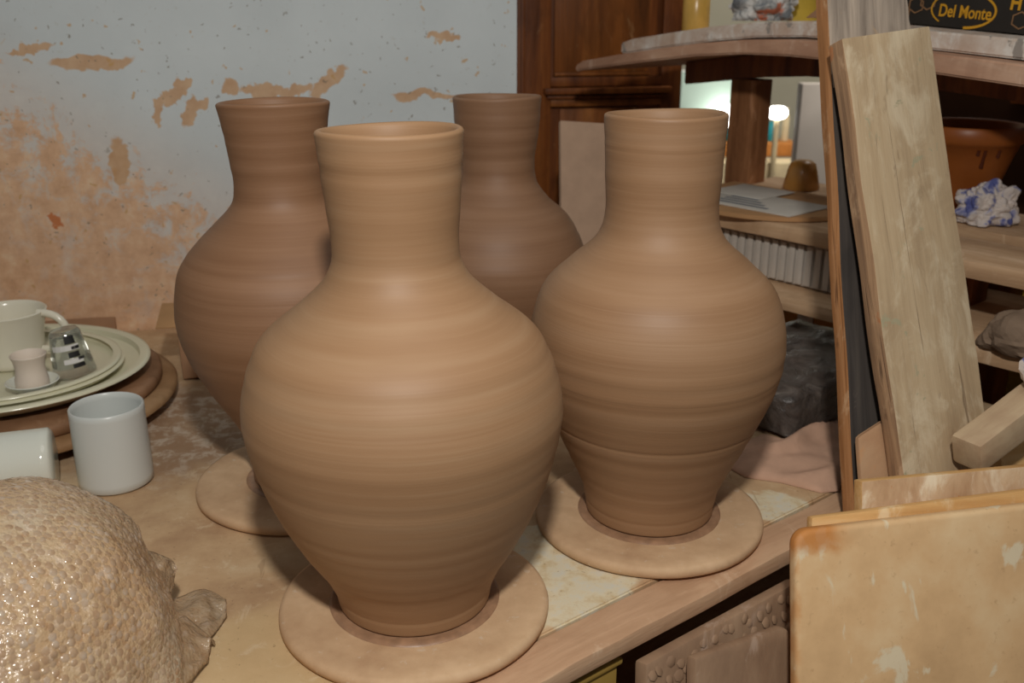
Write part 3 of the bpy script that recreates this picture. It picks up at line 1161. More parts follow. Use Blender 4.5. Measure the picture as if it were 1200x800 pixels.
def cupprof(rb, rt, h, th=0.0035, bulge=0.0, foot=0.004):
    p = [(0, 0.0005), (rb * 0.9, 0.0005), (rb, foot)]
    for k in range(1, 13):
        f = k / 12
        p.append((rb + (rt - rb) * f + bulge * math.sin(math.pi * f), foot + (h - foot) * f))
    p[-1] = (rt, h - 0.0015)
    p += [(rt - th * 0.5, h), (rt - th, h - 0.0015)]
    for k in range(11, 0, -1):
        f = k / 12
        p.append((rb + (rt - rb) * f + bulge * math.sin(math.pi * f) - th, max(foot + (h - foot) * f, foot + 0.002)))
    p.append((rb * 0.85, foot + 0.002))
    p.append((0, foot + 0.002))
    return p


link('cup_body', lathe(cupprof(0.045, 0.057, 0.085, 0.004, -0.003), 64, True, None, 60), CREAM, root)
hp = []
for k in range(15):
    a = math.pi * (0.5 - k / 14 * 1.0)
    hp.append((0.0475 + 0.040 * math.cos(a) ** 0.8 if math.cos(a) > 0 else 0.0475, 0, 0.052 + 0.029 * math.sin(a)))
h = link('handle', tube(hp, 0.0058, 12), CREAM, root)
# small waisted cup on a white saucer with a blue mark
q = on(35, 460, ZP)
qc = Vector((q.x, q.y + 0.012, 0))
root = empty('saucer', (qc.x, qc.y, ZP))
tag(root, 'small white saucer with a blue mark under the waisted cup', 'saucer')
link('dish', lathe([(0, 0.0005), (0.022, 0.0005), (0.030, 0.006), (0.036, 0.014), (0.0347, 0.0148), (0.0290, 0.0085), (0.022, 0.0045), (0, 0.004)], 48), PORC2, root)
bm = bmesh.new()
rows = []
for i in range(5):
    a = 0.05 + i * 0.08
    rows.append((bm.verts.new((0.0300 * math.cos(a), 0.0300 * math.sin(a), 0.0101)), bm.verts.new((0.0346 * math.cos(a), 0.0346 * math.sin(a), 0.0153))))
for a, b_ in zip(rows[:-1], rows[1:]):
    bm.faces.new((a[0], b_[0], b_[1], a[1]))
link('blue_mark', me_from(bm), plain('cobalt', srgb(36, 62, 130), 0.3, 0.5), root)
prof = [(0, 0.0005), (0.021, 0.0005), (0.0225, 0.003), (0.0225, 0.012), (0.0205, 0.022), (0.0198, 0.030), (0.0212, 0.040), (0.0242, 0.0485), (0.0235, 0.050), (0.0225, 0.0485),
        (0.019, 0.038), (0.018, 0.028), (0.0195, 0.012), (0, 0.006)]
solid('egg_cup', prof, BISQUE, (qc.x, qc.y, ZP + 0.0046), 'small waisted matt white cup standing on the blue-marked saucer', 'cup', 48)
# printed glass standing upside down, a little tilted
q = on(80, 451, ZP)
gm = Matrix.Translation((q.x - 0.005, q.y + 0.038, ZP + 0.007)) @ Matrix.Rotation(math.radians(-7), 4, 'Y') @ Matrix.Scale(0.88, 4)
root = empty('drinking_glass', mw=gm)
tag(root, 'clear tumbler with black and white print, upside down beside the mug handle', 'glass')
RG = lambda z: 0.0345 - 0.0105 * z / 0.075
gp = [(RG(0), 0.0), (RG(0.01), 0.01), (RG(0.04), 0.04), (RG(0.07), 0.07), (RG(0.075) - 0.003, 0.075), (0, 0.0755), (0, 0.066), (RG(0.064) - 0.003, 0.064),
      (RG(0.04) - 0.0025, 0.04), (RG(0.01) - 0.0022, 0.01), (RG(0) - 0.0022, 0.0), (RG(0), 0.0)]
o = link('glass_body', lathe(gp[:-1] + [(RG(0), 0.0)], 48, True, None, 40), GLASS)
o.parent = root


def patch(a0, a1, z0, z1, mat, nm):
    bm = bmesh.new()
    rows = []
    n = 6
    for i in range(n + 1):
        a = a0 + (a1 - a0) * i / n
        r0, r1 = RG(z0) + 0.0006, RG(z1) + 0.0006
        rows.append((bm.verts.new((r0 * math.cos(a), r0 * math.sin(a), z0)), bm.verts.new((r1 * math.cos(a), r1 * math.sin(a), z1))))
    for a, b_ in zip(rows[:-1], rows[1:]):
        bm.faces.new((a[0], b_[0], b_[1], a[1]))
    o = link(nm, me_from(bm), mat)
    o.parent = root
    return o


patch(-2.1, -0.5, 0.044, 0.053, WHITEP, 'white_print')
patch(-1.5, -0.5, 0.022, 0.030, WHITEP, 'white_print')
for (a0, a1, z0, z1) in [(-1.25, -0.65, 0.055, 0.068), (-0.95, -0.5, 0.045, 0.050), (-1.2, -0.6, 0.032, 0.041), (-0.75, -0.4, 0.026, 0.031), (-1.1, -0.5, 0.014, 0.021)]:
    patch(a0, a1, z0, z1, BLACKPRINT, 'black_print')

# two white cups on the bench
q = on(122, 582)
solid('beaker', cupprof(0.0470, 0.0462, 0.110, 0.0035), PORC, (q.x, q.y + 0.044, 0), 'white porcelain beaker without handle standing upright on the bench', 'cup', 72, None, None, 60)
q0 = on(60, 592)
ax = Vector((-0.93, -0.32, 0.0)).normalized()
up = Vector((0, 0, 1))
sd = up.cross(ax)
R_ = 0.0452
cc = q0 + Vector((-0.004, 0.035, 0))
mwl = frame(Vector((cc.x, cc.y, R_ + 0.0005)), sd, up, ax)
lc = link('beaker', lathe(cupprof(0.0435, 0.0445, 0.1, 0.0035), 72, True, None, 60), PORC2, mw=mwl)
tag(lc, 'glossy white beaker lying on its side next to the upright beaker', 'cup')

# cardboard things against the wall
q = on(205, 450)
mwk = frame(Vector((q.x - 0.02, q.y + 0.005, 0.0005)), WX, -WN, Vector((0, 0, 1)))
root = empty('cardboard_carton', mw=mwk)
tag(root, 'flattened cardboard carton against the wall, between plates and flared-rim vase', 'carton')
o = link('body', boxm(0.03, 0.24, 0, 0.15, 0.004, 0.085, 0.003, 10, 0.003, 2), CARD2)
o.parent = root
o = link('flap', boxm(0.0, 0.2, -0.004, 0.09, 0.089, 0.092, 0.001, 8, 0.002, 3), CARD)
o.parent = root
o.matrix_basis = Matrix.Translation((0, 0.0, 0.012)) @ Matrix.Rotation(math.radians(9), 4, 'X')
# sheet of board behind the plates
a0 = onplane(40, 392, W0 + WN * 0.03, WN)
mwk = frame(Vector((a0.x, a0.y, 0.0035)), WX, -WN, Vector((0, 0, 1)))
cb = link('cardboard_sheet', boxm(-0.16, 0.145, 0, 0.008, 0, a0.z + 0.02, 0.002, 8, 0.002, 5), CARD2, mw=mwk)
tag(cb, 'brown cardboard sheet propped on the wall behind the cream plates', 'sheet')

# ------------------------------------------------------------------ bubble wrap bundle
BC = Vector((-0.46, 0.72, 0))
BA = (0.156, 0.186, 0.204)


def dome(th, ph):
    """th: angle round, ph: 0 at the top, 1 at the bench"""
    a = ph * math.pi / 2
    ex = 0.85
    r = math.sin(a) ** ex
    z = math.cos(a) ** ex if math.cos(a) > 0 else 0
    p = Vector((BA[0] * r * math.cos(th), BA[1] * r * math.sin(th), BA[2] * z))
    n1 = noise.noise(p * 11 + Vector((3, 1, 2)))
    n2 = noise.noise(p * 27 + Vector((7, 0, 2)))
    n3 = abs(noise.noise(p * 55 + Vector((1, 5, 2))))
    k = 1 + 0.05 * n1 + 0.03 * n2 - 0.022 * n3
    fold = 0.035 * max(0, math.sin(th * 7 + 4 * n1)) * ph ** 3
    p.x *= k + fold
    p.y *= k + fold
    p.z *= 1 + 0.05 * n1
    p.z = max(p.z, 0.0) + 0.0008
    return p


wrap = empty('bubble_wrap_bundle', (BC.x, BC.y, 0))
tag(wrap, 'rounded bundle swathed in dusty bubble wrap on the bench', 'bubble wrap')
vs, fs = [], []
NT, NPH = 220, 110
for j in range(NPH + 1):
    for i in range(NT):
        vs.append(dome(2 * math.pi * i / NT, j / NPH if j else 0.001))
for j in range(NPH):
    for i in range(NT):
        i2 = (i + 1) % NT
        fs.append((j * NT + i, (j + 1) * NT + i, (j + 1) * NT + i2, j * NT + i2))
fs.append(tuple(NPH * NT + i for i in range(NT)))
link('film', data(vs, fs, True), WRAP, wrap)


def bubbles(points, rad):
    """low domes set on (point, normal) pairs, joined into one mesh"""
    vs, fs = [], []
    ring = 7
    for (p, n) in points:
        n = (n + Vector((random.uniform(-0.22, 0.22), random.uniform(-0.22, 0.22), random.uniform(-0.22, 0.22)))).normalized()
        a = n.orthogonal().normalized()
        b = n.cross(a)
        r = rad * random.uniform(0.8, 1.1)
        hgt = r * random.uniform(0.10, 0.24)
        base = len(vs)
        for (rf, hf) in ((1.0, -0.15), (0.82, 0.55)):
            for k in range(ring):
                t = 2 * math.pi * k / ring
                vs.append(p + a * (math.cos(t) * r * rf) + b * (math.sin(t) * r * rf) + n * (hgt * hf))
        vs.append(p + n * hgt)
        for k in range(ring):
            k2 = (k + 1) % ring
            fs.append((base + k, base + k2, base + ring + k2, base + ring + k))
            fs.append((base + ring + k, base + ring + k2, base + 2 * ring))
    return data(vs, fs, True)


PTS = []
sp = 0.0080
rowz = 0
# rows of near-equal spacing down the dome
ph = 0.02
while ph < 0.985:
    p0 = dome(0, ph)
    r = math.sin(ph * math.pi / 2) ** 0.85
    circ = 2 * math.pi * math.sqrt((BA[0] ** 2 + BA[1] ** 2) / 2) * r
    n = max(5, int(circ / sp))
    for i in range(n):
        th = 2 * math.pi * (i + 0.5 * (rowz % 2) + random.uniform(-0.12, 0.12)) / n
        p = dome(th, ph)
        q1 = dome(th + 0.01, ph) - p
        q2 = dome(th, min(ph + 0.01, 0.999)) - p
        nn = q2.cross(q1)
        if nn.length < 1e-12:
            continue
        nn.normalize()
        if nn.dot(p - Vector((0, 0, 0.05))) < 0:
            nn = -nn
        if p.z > 0.004 and random.random() < 0.85:
            PTS.append((p, nn))
    d = (dome(0.6, min(ph + 0.01, 1.0)) - dome(0.6, ph)).length
    ph += 0.01 * sp * 0.87 / max(d, 0.0008)
    rowz += 1
o = link('bubbles', bubbles(PTS, 0.0039), BUBBLE, wrap)
tag(o, kind='stuff')


def flap(name, outline, thick=0.0012, seed=0, curl=0.02, z0=0.012):
    """a loose sheet of film: a grid between two edges given as world points"""
    A, B = outline
    NU, NV = 22, 18
    G = []
    for j in range(NV + 1):
        row = []
        for i in range(NU + 1):
            u, v = i / NU, j / NV
            a = crv(A, u)
            b = crv(B, u)
            p = a.lerp(b, v)
            n1 = noise.noise(Vector((u * 4 + seed, v * 4, seed)))
            p = p + Vector((0, 0, curl * math.sin(math.pi * v) * (0.6 + 0.4 * n1) + 0.006 * n1))
            p.z = max(p.z, 0.003)
            row.append(p)
        G.append(row)
    vs = [p for r in G for p in r]
    fs = []
    for j in range(NV):
        for i in range(NU):
            k = j * (NU + 1) + i
            fs.append((k, k + 1, k + NU + 2, k + NU + 1))
    me = data([v - BC for v in vs], fs, True)
    o = link(name, me, WRAPFLAP, wrap)
    so = o.modifiers.new('thick', 'SOLIDIFY')
    so.thickness = thick
    pts = []
    for j in range(1, NV):
        for i in range(1, NU):
            nn = (G[j][i + 1] - G[j][i - 1]).cross(G[j + 1][i] - G[j - 1][i])
            if nn.length > 1e-10:
                nn.normalize()
                if nn.z < 0:
                    nn = -nn
                pts.append((G[j][i] - BC, nn))
    b = link('bubbles', bubbles(pts, 0.0028), BUBBLE, o)
    b['kind'] = 'stuff'
    return o


def crv(P, u):
    n = len(P) - 1
    k = min(int(u * n), n - 1)
    f = u * n - k
    f = f * f * (3 - 2 * f) * 0.4 + f * 0.6
    return P[k].lerp(P[k + 1], f)


flap('flap', ([on(165, 725, 0.030), on(205, 700, 0.014), on(240, 690, 0.008), on(265, 703, 0.004)],
              [on(178, 778, 0.020), on(215, 768, 0.010), on(245, 750, 0.006), on(265, 722, 0.004)]), seed=1, curl=0.006)
flap('flap', ([on(155, 775, 0.045), on(188, 738, 0.036), on(216, 722, 0.026), on(252, 752, 0.006)],
              [on(150, 865, 0.030), on(185, 842, 0.014), on(212, 812, 0.008), on(243, 776, 0.004)]), seed=5, curl=0.014)
flap('flap', ([on(150, 640, 0.09), on(180, 648, 0.075), on(200, 655, 0.062), on(207, 668, 0.055)],
              [on(150, 720, 0.07), on(172, 712, 0.06), on(190, 702, 0.05), on(203, 686, 0.045)]), seed=9, curl=0.012)

# ------------------------------------------------------------------ black plastic block and cloth
bc = on(922, 520)
mwk = frame(Vector((bc.x, bc.y, 0.0085)), TD, TN, Vector((0, 0, 1)))


def sag(bm):
    for v in bm.verts:
        n = noise.noise_vector(v.co * 22)
        v.co += n * 0.004


bm = bmesh.new()
bmesh.ops.create_cube(bm, size=1)
for v in bm.verts:
    v.co = Vector(((v.co.x + 0.5) * 0.33, (v.co.y + 0.5) * 0.23, (v.co.z + 0.5) * 0.058))
bmesh.ops.subdivide_edges(bm, edges=bm.edges[:], cuts=14, use_grid_fill=True)
for v in bm.verts:
    n = noise.noise_vector(v.co * 30)
    n2 = noise.noise_vector(v.co * 90 + Vector((3, 3, 3)))
    v.co += n * 0.0045 + n2 * 0.002
    v.co.z = max(v.co.z, 0.0005)
me = me_from(bm, True)
o = link('wrapped_clay_block', me, BLACKBAG, mw=mwk)
tag(o, 'flat clay block wrapped in crinkled black plastic on the bench beside the cloth', 'block')

# cloth
OUT = [on(852, 548), on(873, 560), on(915, 566), on(962, 578), on(983, 576), on(990, 560), on(996, 520), on(985, 478), on(950, 500), on(922, 520), on(890, 512), on(868, 522)]
cen = sum(OUT, Vector()) / len(OUT)
vs, fs = [], []
NR, NA = 16, 72
for j in range(NR + 1):
    f = j / NR
    for i in range(NA):
        u = i / NA * len(OUT)
        k = int(u) % len(OUT)
        q = OUT[k].lerp(OUT[(k + 1) % len(OUT)], u - int(u))
        p = cen.lerp(q, f)
        L2 = (p - cen).dot(TD)
        N2 = (p - cen).dot(TN)
        ridge = 0.016 * max(0, math.sin(N2 * 70 + 14 * L2 + 2 * noise.noise(p * 9))) ** 2
        z = 0.003 + (ridge + 0.007 * (1 + noise.noise(p * 26))) * (1 - f ** 5) * 0.8 + 0.004 * (1 - f ** 8)
        # stay under the block's plastic
        r = p - bc
        if r.dot(TD) > -0.005 and r.dot(TN) > -0.006:
            z = min(z, 0.0032)
        vs.append(Vector((p.x, p.y, z)))
vs2 = [Vector((v.x, v.y, 0.0006)) for v in vs[NR * NA:]]
for j in range(NR):
    for i in range(NA):
        i2 = (i + 1) % NA
        fs.append((j * NA + i, (j + 1) * NA + i, (j + 1) * NA + i2, j * NA + i2))
b0 = len(vs)
vs += vs2
for i in range(NA):
    i2 = (i + 1) % NA
    fs.append((NR * NA + i, b0 + i, b0 + i2, NR * NA + i2))
o = link('cleaning_cloth', data(vs, fs, True), CLOTH)
tag(o, 'rumpled pinkish clay-stained cloth at the bench edge by the straight-necked vase', 'cloth')

# ------------------------------------------------------------------ under the bench edge
mwu = frame(bn(0, 0), TD, TN, Vector((0, 0, 1)))


def sx(px, py, z):
    d = on(px, py, z) - TE
    return d.dot(TD), d.dot(TN)


a = sx(755, 790, -0.035)
root = empty('storage_box', mw=mwu @ Matrix.Translation((a[0] - 0.2, 0.128, -0.25)))
tag(root, 'ochre cardboard box on the shelf under the bench edge', 'box')
o = link('body', boxm(-0.2, 0.2, -0.115, 0.12, 0.0005, 0.205, 0.002), YELLOWBOX)
o.parent = root
o = link('lid', boxm(-0.204, 0.204, -0.119, 0.124, 0.1665, 0.1735, 0.002), YELLOWBOX)
o.parent = root
o.matrix_basis = Matrix.Translation((0, 0, 0.0395))
lb = leaning('lumpy_board', at(757, 779, 0.985), at(938, 680, 1.125), at(757, 879, 0.984), 0.018, REDSLAB,
             'clay-crusted board with lumpy face standing against the bench edge', 'board', 40, 0.0015, 0.004)
# lumps of dried clay on its face: small domes, one part
LW = max(v.co.x for v in lb.data.vertices)
lp = []
for r_ in range(7):
    for c_ in range(16):
        lp.append((Vector((0.006 + (c_ + 0.5 * (r_ % 2) + random.uniform(-0.3, 0.3)) * LW / 16, -0.0006, -0.012 - r_ * 0.017 + random.uniform(-0.005, 0.005))), Vector((0, -1, 0.15)).normalized()))
RISE = (at(938, 680, 1.125) - at(757, 779, 0.985)).dot((at(757, 779, 0.985) - at(757, 879, 0.984)).normalized())
lp = [(p + Vector((0, 0, RISE * p.x / LW)), n) for p, n in lp]
o = link('clay_lumps', bubbles(lp, 0.0066), REDSLAB)
o.parent = lb
o['kind'] = 'stuff'
rs = leaning('clay_slab', at(815, 771, 0.985), at(927, 733, 1.06), at(815, 860, 0.984), 0.014, REDSLAB,
             'pinkish brown slab with rounded corner leaning on the lumpy board below the bench edge', 'slab', 24, 0.001, 0.004, None, round_right)

# ------------------------------------------------------------------ more offcuts on the right
# diagonal bar resting on the ply board's top edge
p0, p1 = at(1133, 533, 1.134), at(1197, 485, 1.168)
zz = (p1 - p0).normalized()
xx = zz.cross(Vector((0, 0, 1))).normalized()
yy = xx.cross(zz)
L_ = (p1 - p0).length
o = link('wood_bar', boxm(-0.020, 0.020, -0.020, 0.020, 0, L_ + 0.06, 0.005, 16, 0.002, 8), dusty_wood('pale_bar', srgb(170, 140, 112), srgb(196, 172, 140), srgb(208, 190, 158), srgb(222, 208, 184), 0.4, (16, 16, 4)),
         mw=frame(p0, xx, yy, zz))
tag(o, 'short pale wooden bar lying aslant behind the plywood board', 'bar')

tb = leaning('tan_board', at(1173, 531, 1.222), at(1235, 482, 1.255), at(1177, 640, 1.222), 0.016, SLABEDGE,
             'tan board with slanting top edge standing behind the aslant wooden bar', 'board', 20, 0.001, 0.003)
pe = p0 + zz * (L_ + 0.02) + Vector((0, 0, 0.047))
o = link('crumpled_rag', crumple(0.022, 0.022, 0.028, 6.6, 0.3, 3, 1.7), CRUMPLEB, loc=pe)
tag(o, 'small blue and white crumpled rag on the aslant wooden bar', 'rag')

# ------------------------------------------------------------------ things on the rack
# cardboard disc with papers, on the lower boards
ang = 0


def rthing(name, s, e_, z, label, cat, rot=0.0):
    q = rk(s, e_, z)
    o = empty(name, mw=Matrix.Translation(q) @ Matrix.Rotation(math.atan2(D.y, D.x) + rot, 4, 'Z'))
    tag(o, label, cat)
    return o


def put(name, me, mat, parent, mb=None):
    o = link(name, me, mat)
    o.parent = parent
    if mb is not None:
        o.matrix_basis = mb
    return o


root = rthing('cardboard_tray', -0.08, 0.14, 0.2492, 'brown cardboard sheet with rounded edge and printed papers on the rack', 'cardboard')
poly = []
for k in range(25):
    t = math.pi + math.pi * k / 24
    poly.append((0.165 * math.cos(t) + 0.02, 0.145 * math.sin(t)))
poly += [(0.185, 0.12), (-0.145, 0.12)]
put('sheet', prism(poly, 0, 0.008, 0.001), CARD, root)
put('paper', boxm(-0.07, 0.14, -0.10, 0.03, 0.0085, 0.0105, 0.0004), PAPER, root)
put('paper', boxm(-0.10, 0.02, -0.02, 0.09, 0.0108, 0.0125, 0.0004), PAPER, root)
for k in range(4):
    put('print_line', boxm(-0.04, 0.08 - 0.02 * k, -0.082 + 0.018 * k, -0.074 + 0.018 * k, 0.0107, 0.0111, 0), INK, root)
# pale ribbed panel under it, standing on the mid board
pa, pb_ = rk(-0.2, 0.30, 0.0), rk(0.1, 0.30, 0.0)
root = rthing('ribbed_panel', -0.02, 0.052, 0.1405, 'pale grey ribbed panel standing between two boards of the rack', 'panel')
put('back', boxm(-0.19, 0.17, 0.0, 0.03, 0, 0.076, 0.003), RIBBED, root)
for k in range(18):
    put('rib', boxm(-0.145 + k * 0.0175, -0.145 + k * 0.0175 + 0.011, -0.007, -0.0005, 0.004, 0.072, 0.002), RIBBED, root)
put('end_cap', boxm(-0.19, -0.155, -0.008, -0.0005, 0, 0.076, 0.003), CREAMPL, root)
put('valve', lathe([(0, 0), (0.013, 0), (0.013, 0.02), (0, 0.02)], 16), CREAMPL, root, Matrix.Translation((-0.135, -0.012, 0.045)) @ Matrix.Rotation(math.pi / 2, 4, 'X'))
# amber box under the mid board
q = rk(-0.06, 0.33, 0)
root = rthing('amber_box', -0.06, 0.34, FLOOR, 'amber carton with a white end under the rack board', 'carton')
put('body', boxm(-0.14, 0.14, -0.09, 0.1, 0.0005, 0.80, 0.003), plain('amber_card', srgb(196, 140, 70), 0.7, 0.3), root)
put('label_strip', boxm(0.02, 0.055, -0.093, -0.0905, 0.70, 0.80, 0.001), WHITEP, root)
# terracotta pot
q = rk(0.17, 0.335, 0.2488)
q = on(1152, 238, 0.2488)
sE = (q - O).dot(EE)
sS = (q - O).dot(D)
root = empty('flower_pot', (O + D * sS + EE * 0.36 + Vector((0, 0, 0.2488))))
tag(root, 'glossy orange terracotta pot with dark drips standing on the rack', 'pot')
put('pot_body', lathe([(0, 0.0), (0.045, 0.0), (0.048, 0.004), (0.075, 0.09), (0.086, 0.122), (0.0905, 0.124), (0.093, 0.130), (0.094, 0.150), (0.091, 0.154), (0.086, 0.151), (0.080, 0.12), (0.042, 0.012), (0, 0.01)], 64), TERRA, root)
for (a_, z1_, z0_) in [(-1.62, 0.118, 0.088), (-1.32, 0.118, 0.106), (-1.75, 0.118, 0.110)]:
    r0_ = 0.048 + (0.086 - 0.048) * ((z0_ - 0.004) / 0.118)
    r1_ = 0.048 + (0.086 - 0.048) * ((z1_ - 0.004) / 0.118)
    put('drip', tube([(r1_ * math.cos(a_), r1_ * math.sin(a_), z1_), ((r0_ + r1_) / 2 * math.cos(a_), (r0_ + r1_) / 2 * math.sin(a_), (z0_ + z1_) / 2), (r0_ * math.cos(a_), r0_ * math.sin(a_), z0_)], [0.003, 0.0028, 0.0036], 8), TERRADARK, root)
# crumpled blue/white packaging
q = on(1155, 262, 0.249)
o = link('crumpled_wrapper', crumple(0.054, 0.04, 0.046, 3.3, 0.42, 5, 1.5), CRUMPLEB, loc=(q.x + 0.0, q.y, 0.2488 + 0.0275))
tag(o, 'crumpled blue and white plastic wrapper in front of the terracotta pot', 'wrapper')
# grey sack
q = on(1200, 420, 0.14)
o = link('cloth_sack', crumple(0.075, 0.06, 0.040, 8.1, 0.25, 4, 1.0), SACK, loc=(q.x + 0.03, q.y + 0.03, 0.1395 + 0.0225))
tag(o, 'slumped brown grey sack on the lower board of the rack', 'sack')
# small white knob on the rear wall of the rack
# things on the top plank
zt = zsp(-0.22)
q = at(850, 38, 1.86)
sS, sE = (q - O).dot(D), (q - O).dot(EE)
o = link('crumpled_bag', crumple(0.064, 0.055, 0.056, 5.5, 0.42, 5, 1.5), CRUMPLE, loc=(rk(-0.16, 0.22, zsp(-0.14) + 0.0345)))
tag(o, 'crumpled grey and white printed bag on the speckled plank', 'bag')
root = rthing('yellow_tub', -0.19, 0.37, zsp(-0.13) + 0.001, 'yellow plastic tub behind the crumpled grey bag', 'tub')
put('tub_body', lathe([(0, 0), (0.045, 0), (0.055, 0.085), (0.058, 0.09), (0.055, 0.092), (0.043, 0.004), (0, 0.004)], 40), YELLOW, root)
put('rim', lathe([(0.0585, 0.080), (0.062, 0.082), (0.062, 0.09), (0.0585, 0.092)], 40), YELLOW, root)
root = rthing('open_carton', -0.05, 0.33, zsp(-0.02) + 0.002, 'brown open cardboard carton leaning behind the tall planks', 'carton', 0.35)
bm_ = prism([(-0.07, 0.0), (0.06, 0.0), (0.06, 0.075), (0.02, 0.075)], -0.03, 0.03, 0.001)
put('side', bm_, CARD2, root, Matrix.Translation((0, 0, 0.0005)) @ Matrix.Rotation(math.pi / 2, 4, 'X'))
# plaster lump at the end of the speckled plank
o = link('plaster_lump', crumple(0.022, 0.02, 0.022, 2.2, 0.25, 3, 1.5), WHITEP, loc=rk(0.437, 0.125, 0.5176 + 0.0145))
tag(o, 'small white plaster lump on the warped rack board by the plank end', 'lump')

# fruit carton with lettering
b0_, b1_ = rk(0.10, 0.235, 0), rk(0.40, 0.20, 0)
bx = (b1_ - b0_)
bx.z = 0
bx.normalize()
by = Vector((-bx.y, bx.x, 0))
zc = zsp(0.10) + 0.002
bz3 = Vector((bx.x, bx.y, (zsp(0.40) - zsp(0.10)) / (b1_ - b0_).length)).normalized()
mwx = frame(Vector((b0_.x, b0_.y, zc)), bz3, by, bz3.cross(by))
carton = empty('fruit_carton', mw=mwx)
tag(carton, 'black printed fruit carton with golden oval lettering and brown hexagons on the speckled plank', 'carton')
o = put('body', boxm(0, 0.46, 0, 0.17, 0.0, 0.16, 0.002), CARTON, carton)


def text(body, size, x, z, mat, sxk=1.0, bold=0.0):
    cu = bpy.data.curves.new('t', 'FONT')
    cu.body = body
    cu.size = size
    cu.offset = bold
    cu.extrude = 0.0003
    cu.align_x = 'CENTER'
    ob = bpy.data.objects.new('t', cu)
    COL.objects.link(ob)
    dg = bpy.context.evaluated_depsgraph_get()
    me = bpy.data.meshes.new_from_object(ob.evaluated_get(dg))
    bpy.data.objects.remove(ob)
    return put('lettering', me, mat, carton, Matrix.Translation((x, -0.0008, z)) @ Matrix.Rotation(math.pi / 2, 4, 'X') @ Matrix.Scale(sxk, 4, (1, 0, 0)))


def ring(name, cx, cz, rx, rz, w0, a0, a1, mat, n=40, y=-0.0012):
    bm = bmesh.new()
    rows = []
    for i in range(n + 1):
        t = a0 + (a1 - a0) * i / n
        w_ = w0(i / n) if callable(w0) else w0
        c, s_ = math.cos(t), math.sin(t)
        rows.append((bm.verts.new((cx + rx * c, y, cz + rz * s_)), bm.verts.new((cx + (rx - w_) * c, y, cz + (rz - w_) * s_)),
                     bm.verts.new((cx + (rx - w_) * c, y + 0.0008, cz + (rz - w_) * s_)), bm.verts.new((cx + rx * c, y + 0.0008, cz + rz * s_))))
    for p, q in zip(rows[:-1], rows[1:]):
        for k in range(4):
            bm.faces.new((p[k], p[(k + 1) % 4], q[(k + 1) % 4], q[k]))
    return put(name, me_from(bm), mat, carton)


def cpx(px, py):
    d = onplane(px, py, Vector((b0_.x, b0_.y, zc)), by) - Vector((b0_.x, b0_.y, zc))
    return d.dot(bz3), d.dot(bz3.cross(by))


lx, lz = cpx(1130, 21)
k_ = abs(cpx(1130, 0)[1] - cpx(1130, 40)[1]) / 40
kx = (cpx(1160, 20)[0] - cpx(1100, 20)[0]) / 60
text('Del Monte', 21 * k_, lx - 0.5 * kx, lz, GOLD, 58 * kx / (21 * k_ * 4.05), 0.0004)
ox, oz = cpx(1129, 12)
ring('oval', ox, oz, 39 * kx, 22.3 * k_, lambda f: 3.2 * k_ * (0.5 + 0.5 * f), math.radians(226), math.radians(-84), GOLD, 56)
hx, hz = cpx(1190, 11)
text('H', 22 * k_, hx, hz, GOLD, 0.9, 0.001)
for (px, py) in [(1074, 6), (1092, 24), (1088, 2), (1178, 30), (1192, 42), (1196, 24), (1072, 26), (1058, 14), (1212, 14), (1224, 34)]:
    hx, hz = cpx(px, py)
    if hz > 0.012:
        ring('hexagon', hx, hz, 10.5 * kx, 10.5 * k_, 1.6 * k_, math.radians(30), math.radians(390), HEXINK, 6, -0.0011)

# ------------------------------------------------------------------ backdrop of the rack on the right
root = rthing('olive_screen', 0.34, 0.445, FLOOR, 'olive yellow board standing behind the rack', 'board')
put('panel', boxm(-0.16, 0.55, 0, 0.02, 0.0005, 0.98, 0.003), OLIVE, root)
put('frame_rail', boxm(-0.16, 0.55, -0.012, -0.0005, 0.80, 0.86, 0.003), OLIVE, root)
root = rthing('dark_cupboard', 0.42, 0.72, FLOOR, 'dark brown cupboard back behind the rack with a pale book row', 'cupboard')
put('side_panel', boxm(-0.50, 0.75, 0, 0.2, 0.0005, 1.30, 0.003), DARKBROWN, root)
put('ledge', boxm(-0.31, 0.76, -0.03, -0.0005, 1.19, 1.215, 0.003), DARKWOOD, root)
q = rk(0.30, 0.70, 0)
zb = FLOOR + 1.2155
for (s_, w_, h_, m_, nm, lab) in [(0.185, 0.05, 0.035, BLUE, 'book', 'blue box on the dark cupboard ledge under the top board'), (0.245, 0.09, 0.032, YELLOW, 'book', 'yellow box on the dark cupboard ledge beside the blue one')]:
    o = link('small_box', boxm(0, w_, 0, 0.024, 0, h_, 0.002), m_, mw=Matrix.Translation(rk(s_, 0.692, zb)) @ Matrix.Rotation(math.atan2(D.y, D.x), 4, 'Z'))
    tag(o, lab, 'box')

# ------------------------------------------------------------------ the room beyond
TF = 4.0
root = empty('light_box', (at(830, 130, TF).x, at(830, 130, TF).y, FLOOR))
tag(root, 'pale mint cupboard front with a glowing lamp before it in the far room', 'cupboard')


def far(name, px0, px1, py0, py1, t, dy, mat, parent=None, bev=0.004):
    a_, b_ = at(px0, py1, t), at(px1, py0, t)
    x0, x1 = sorted((a_.x, b_.x))
    yv = at((px0 + px1) / 2, (py0 + py1) / 2, t).y
    z0 = at((px0 + px1) / 2, py1, t).z
    z1 = at((px0 + px1) / 2, py0, t).z
    c = Vector(((x0 + x1) / 2, yv, z0))
    me = boxm(-(x1 - x0) / 2, (x1 - x0) / 2, 0, dy, 0, z1 - z0, bev)
    o = link(name, me, mat, loc=c)
    if parent is not None:
        o.parent = parent
        o.matrix_parent_inverse = parent.matrix_basis.inverted()
    return o


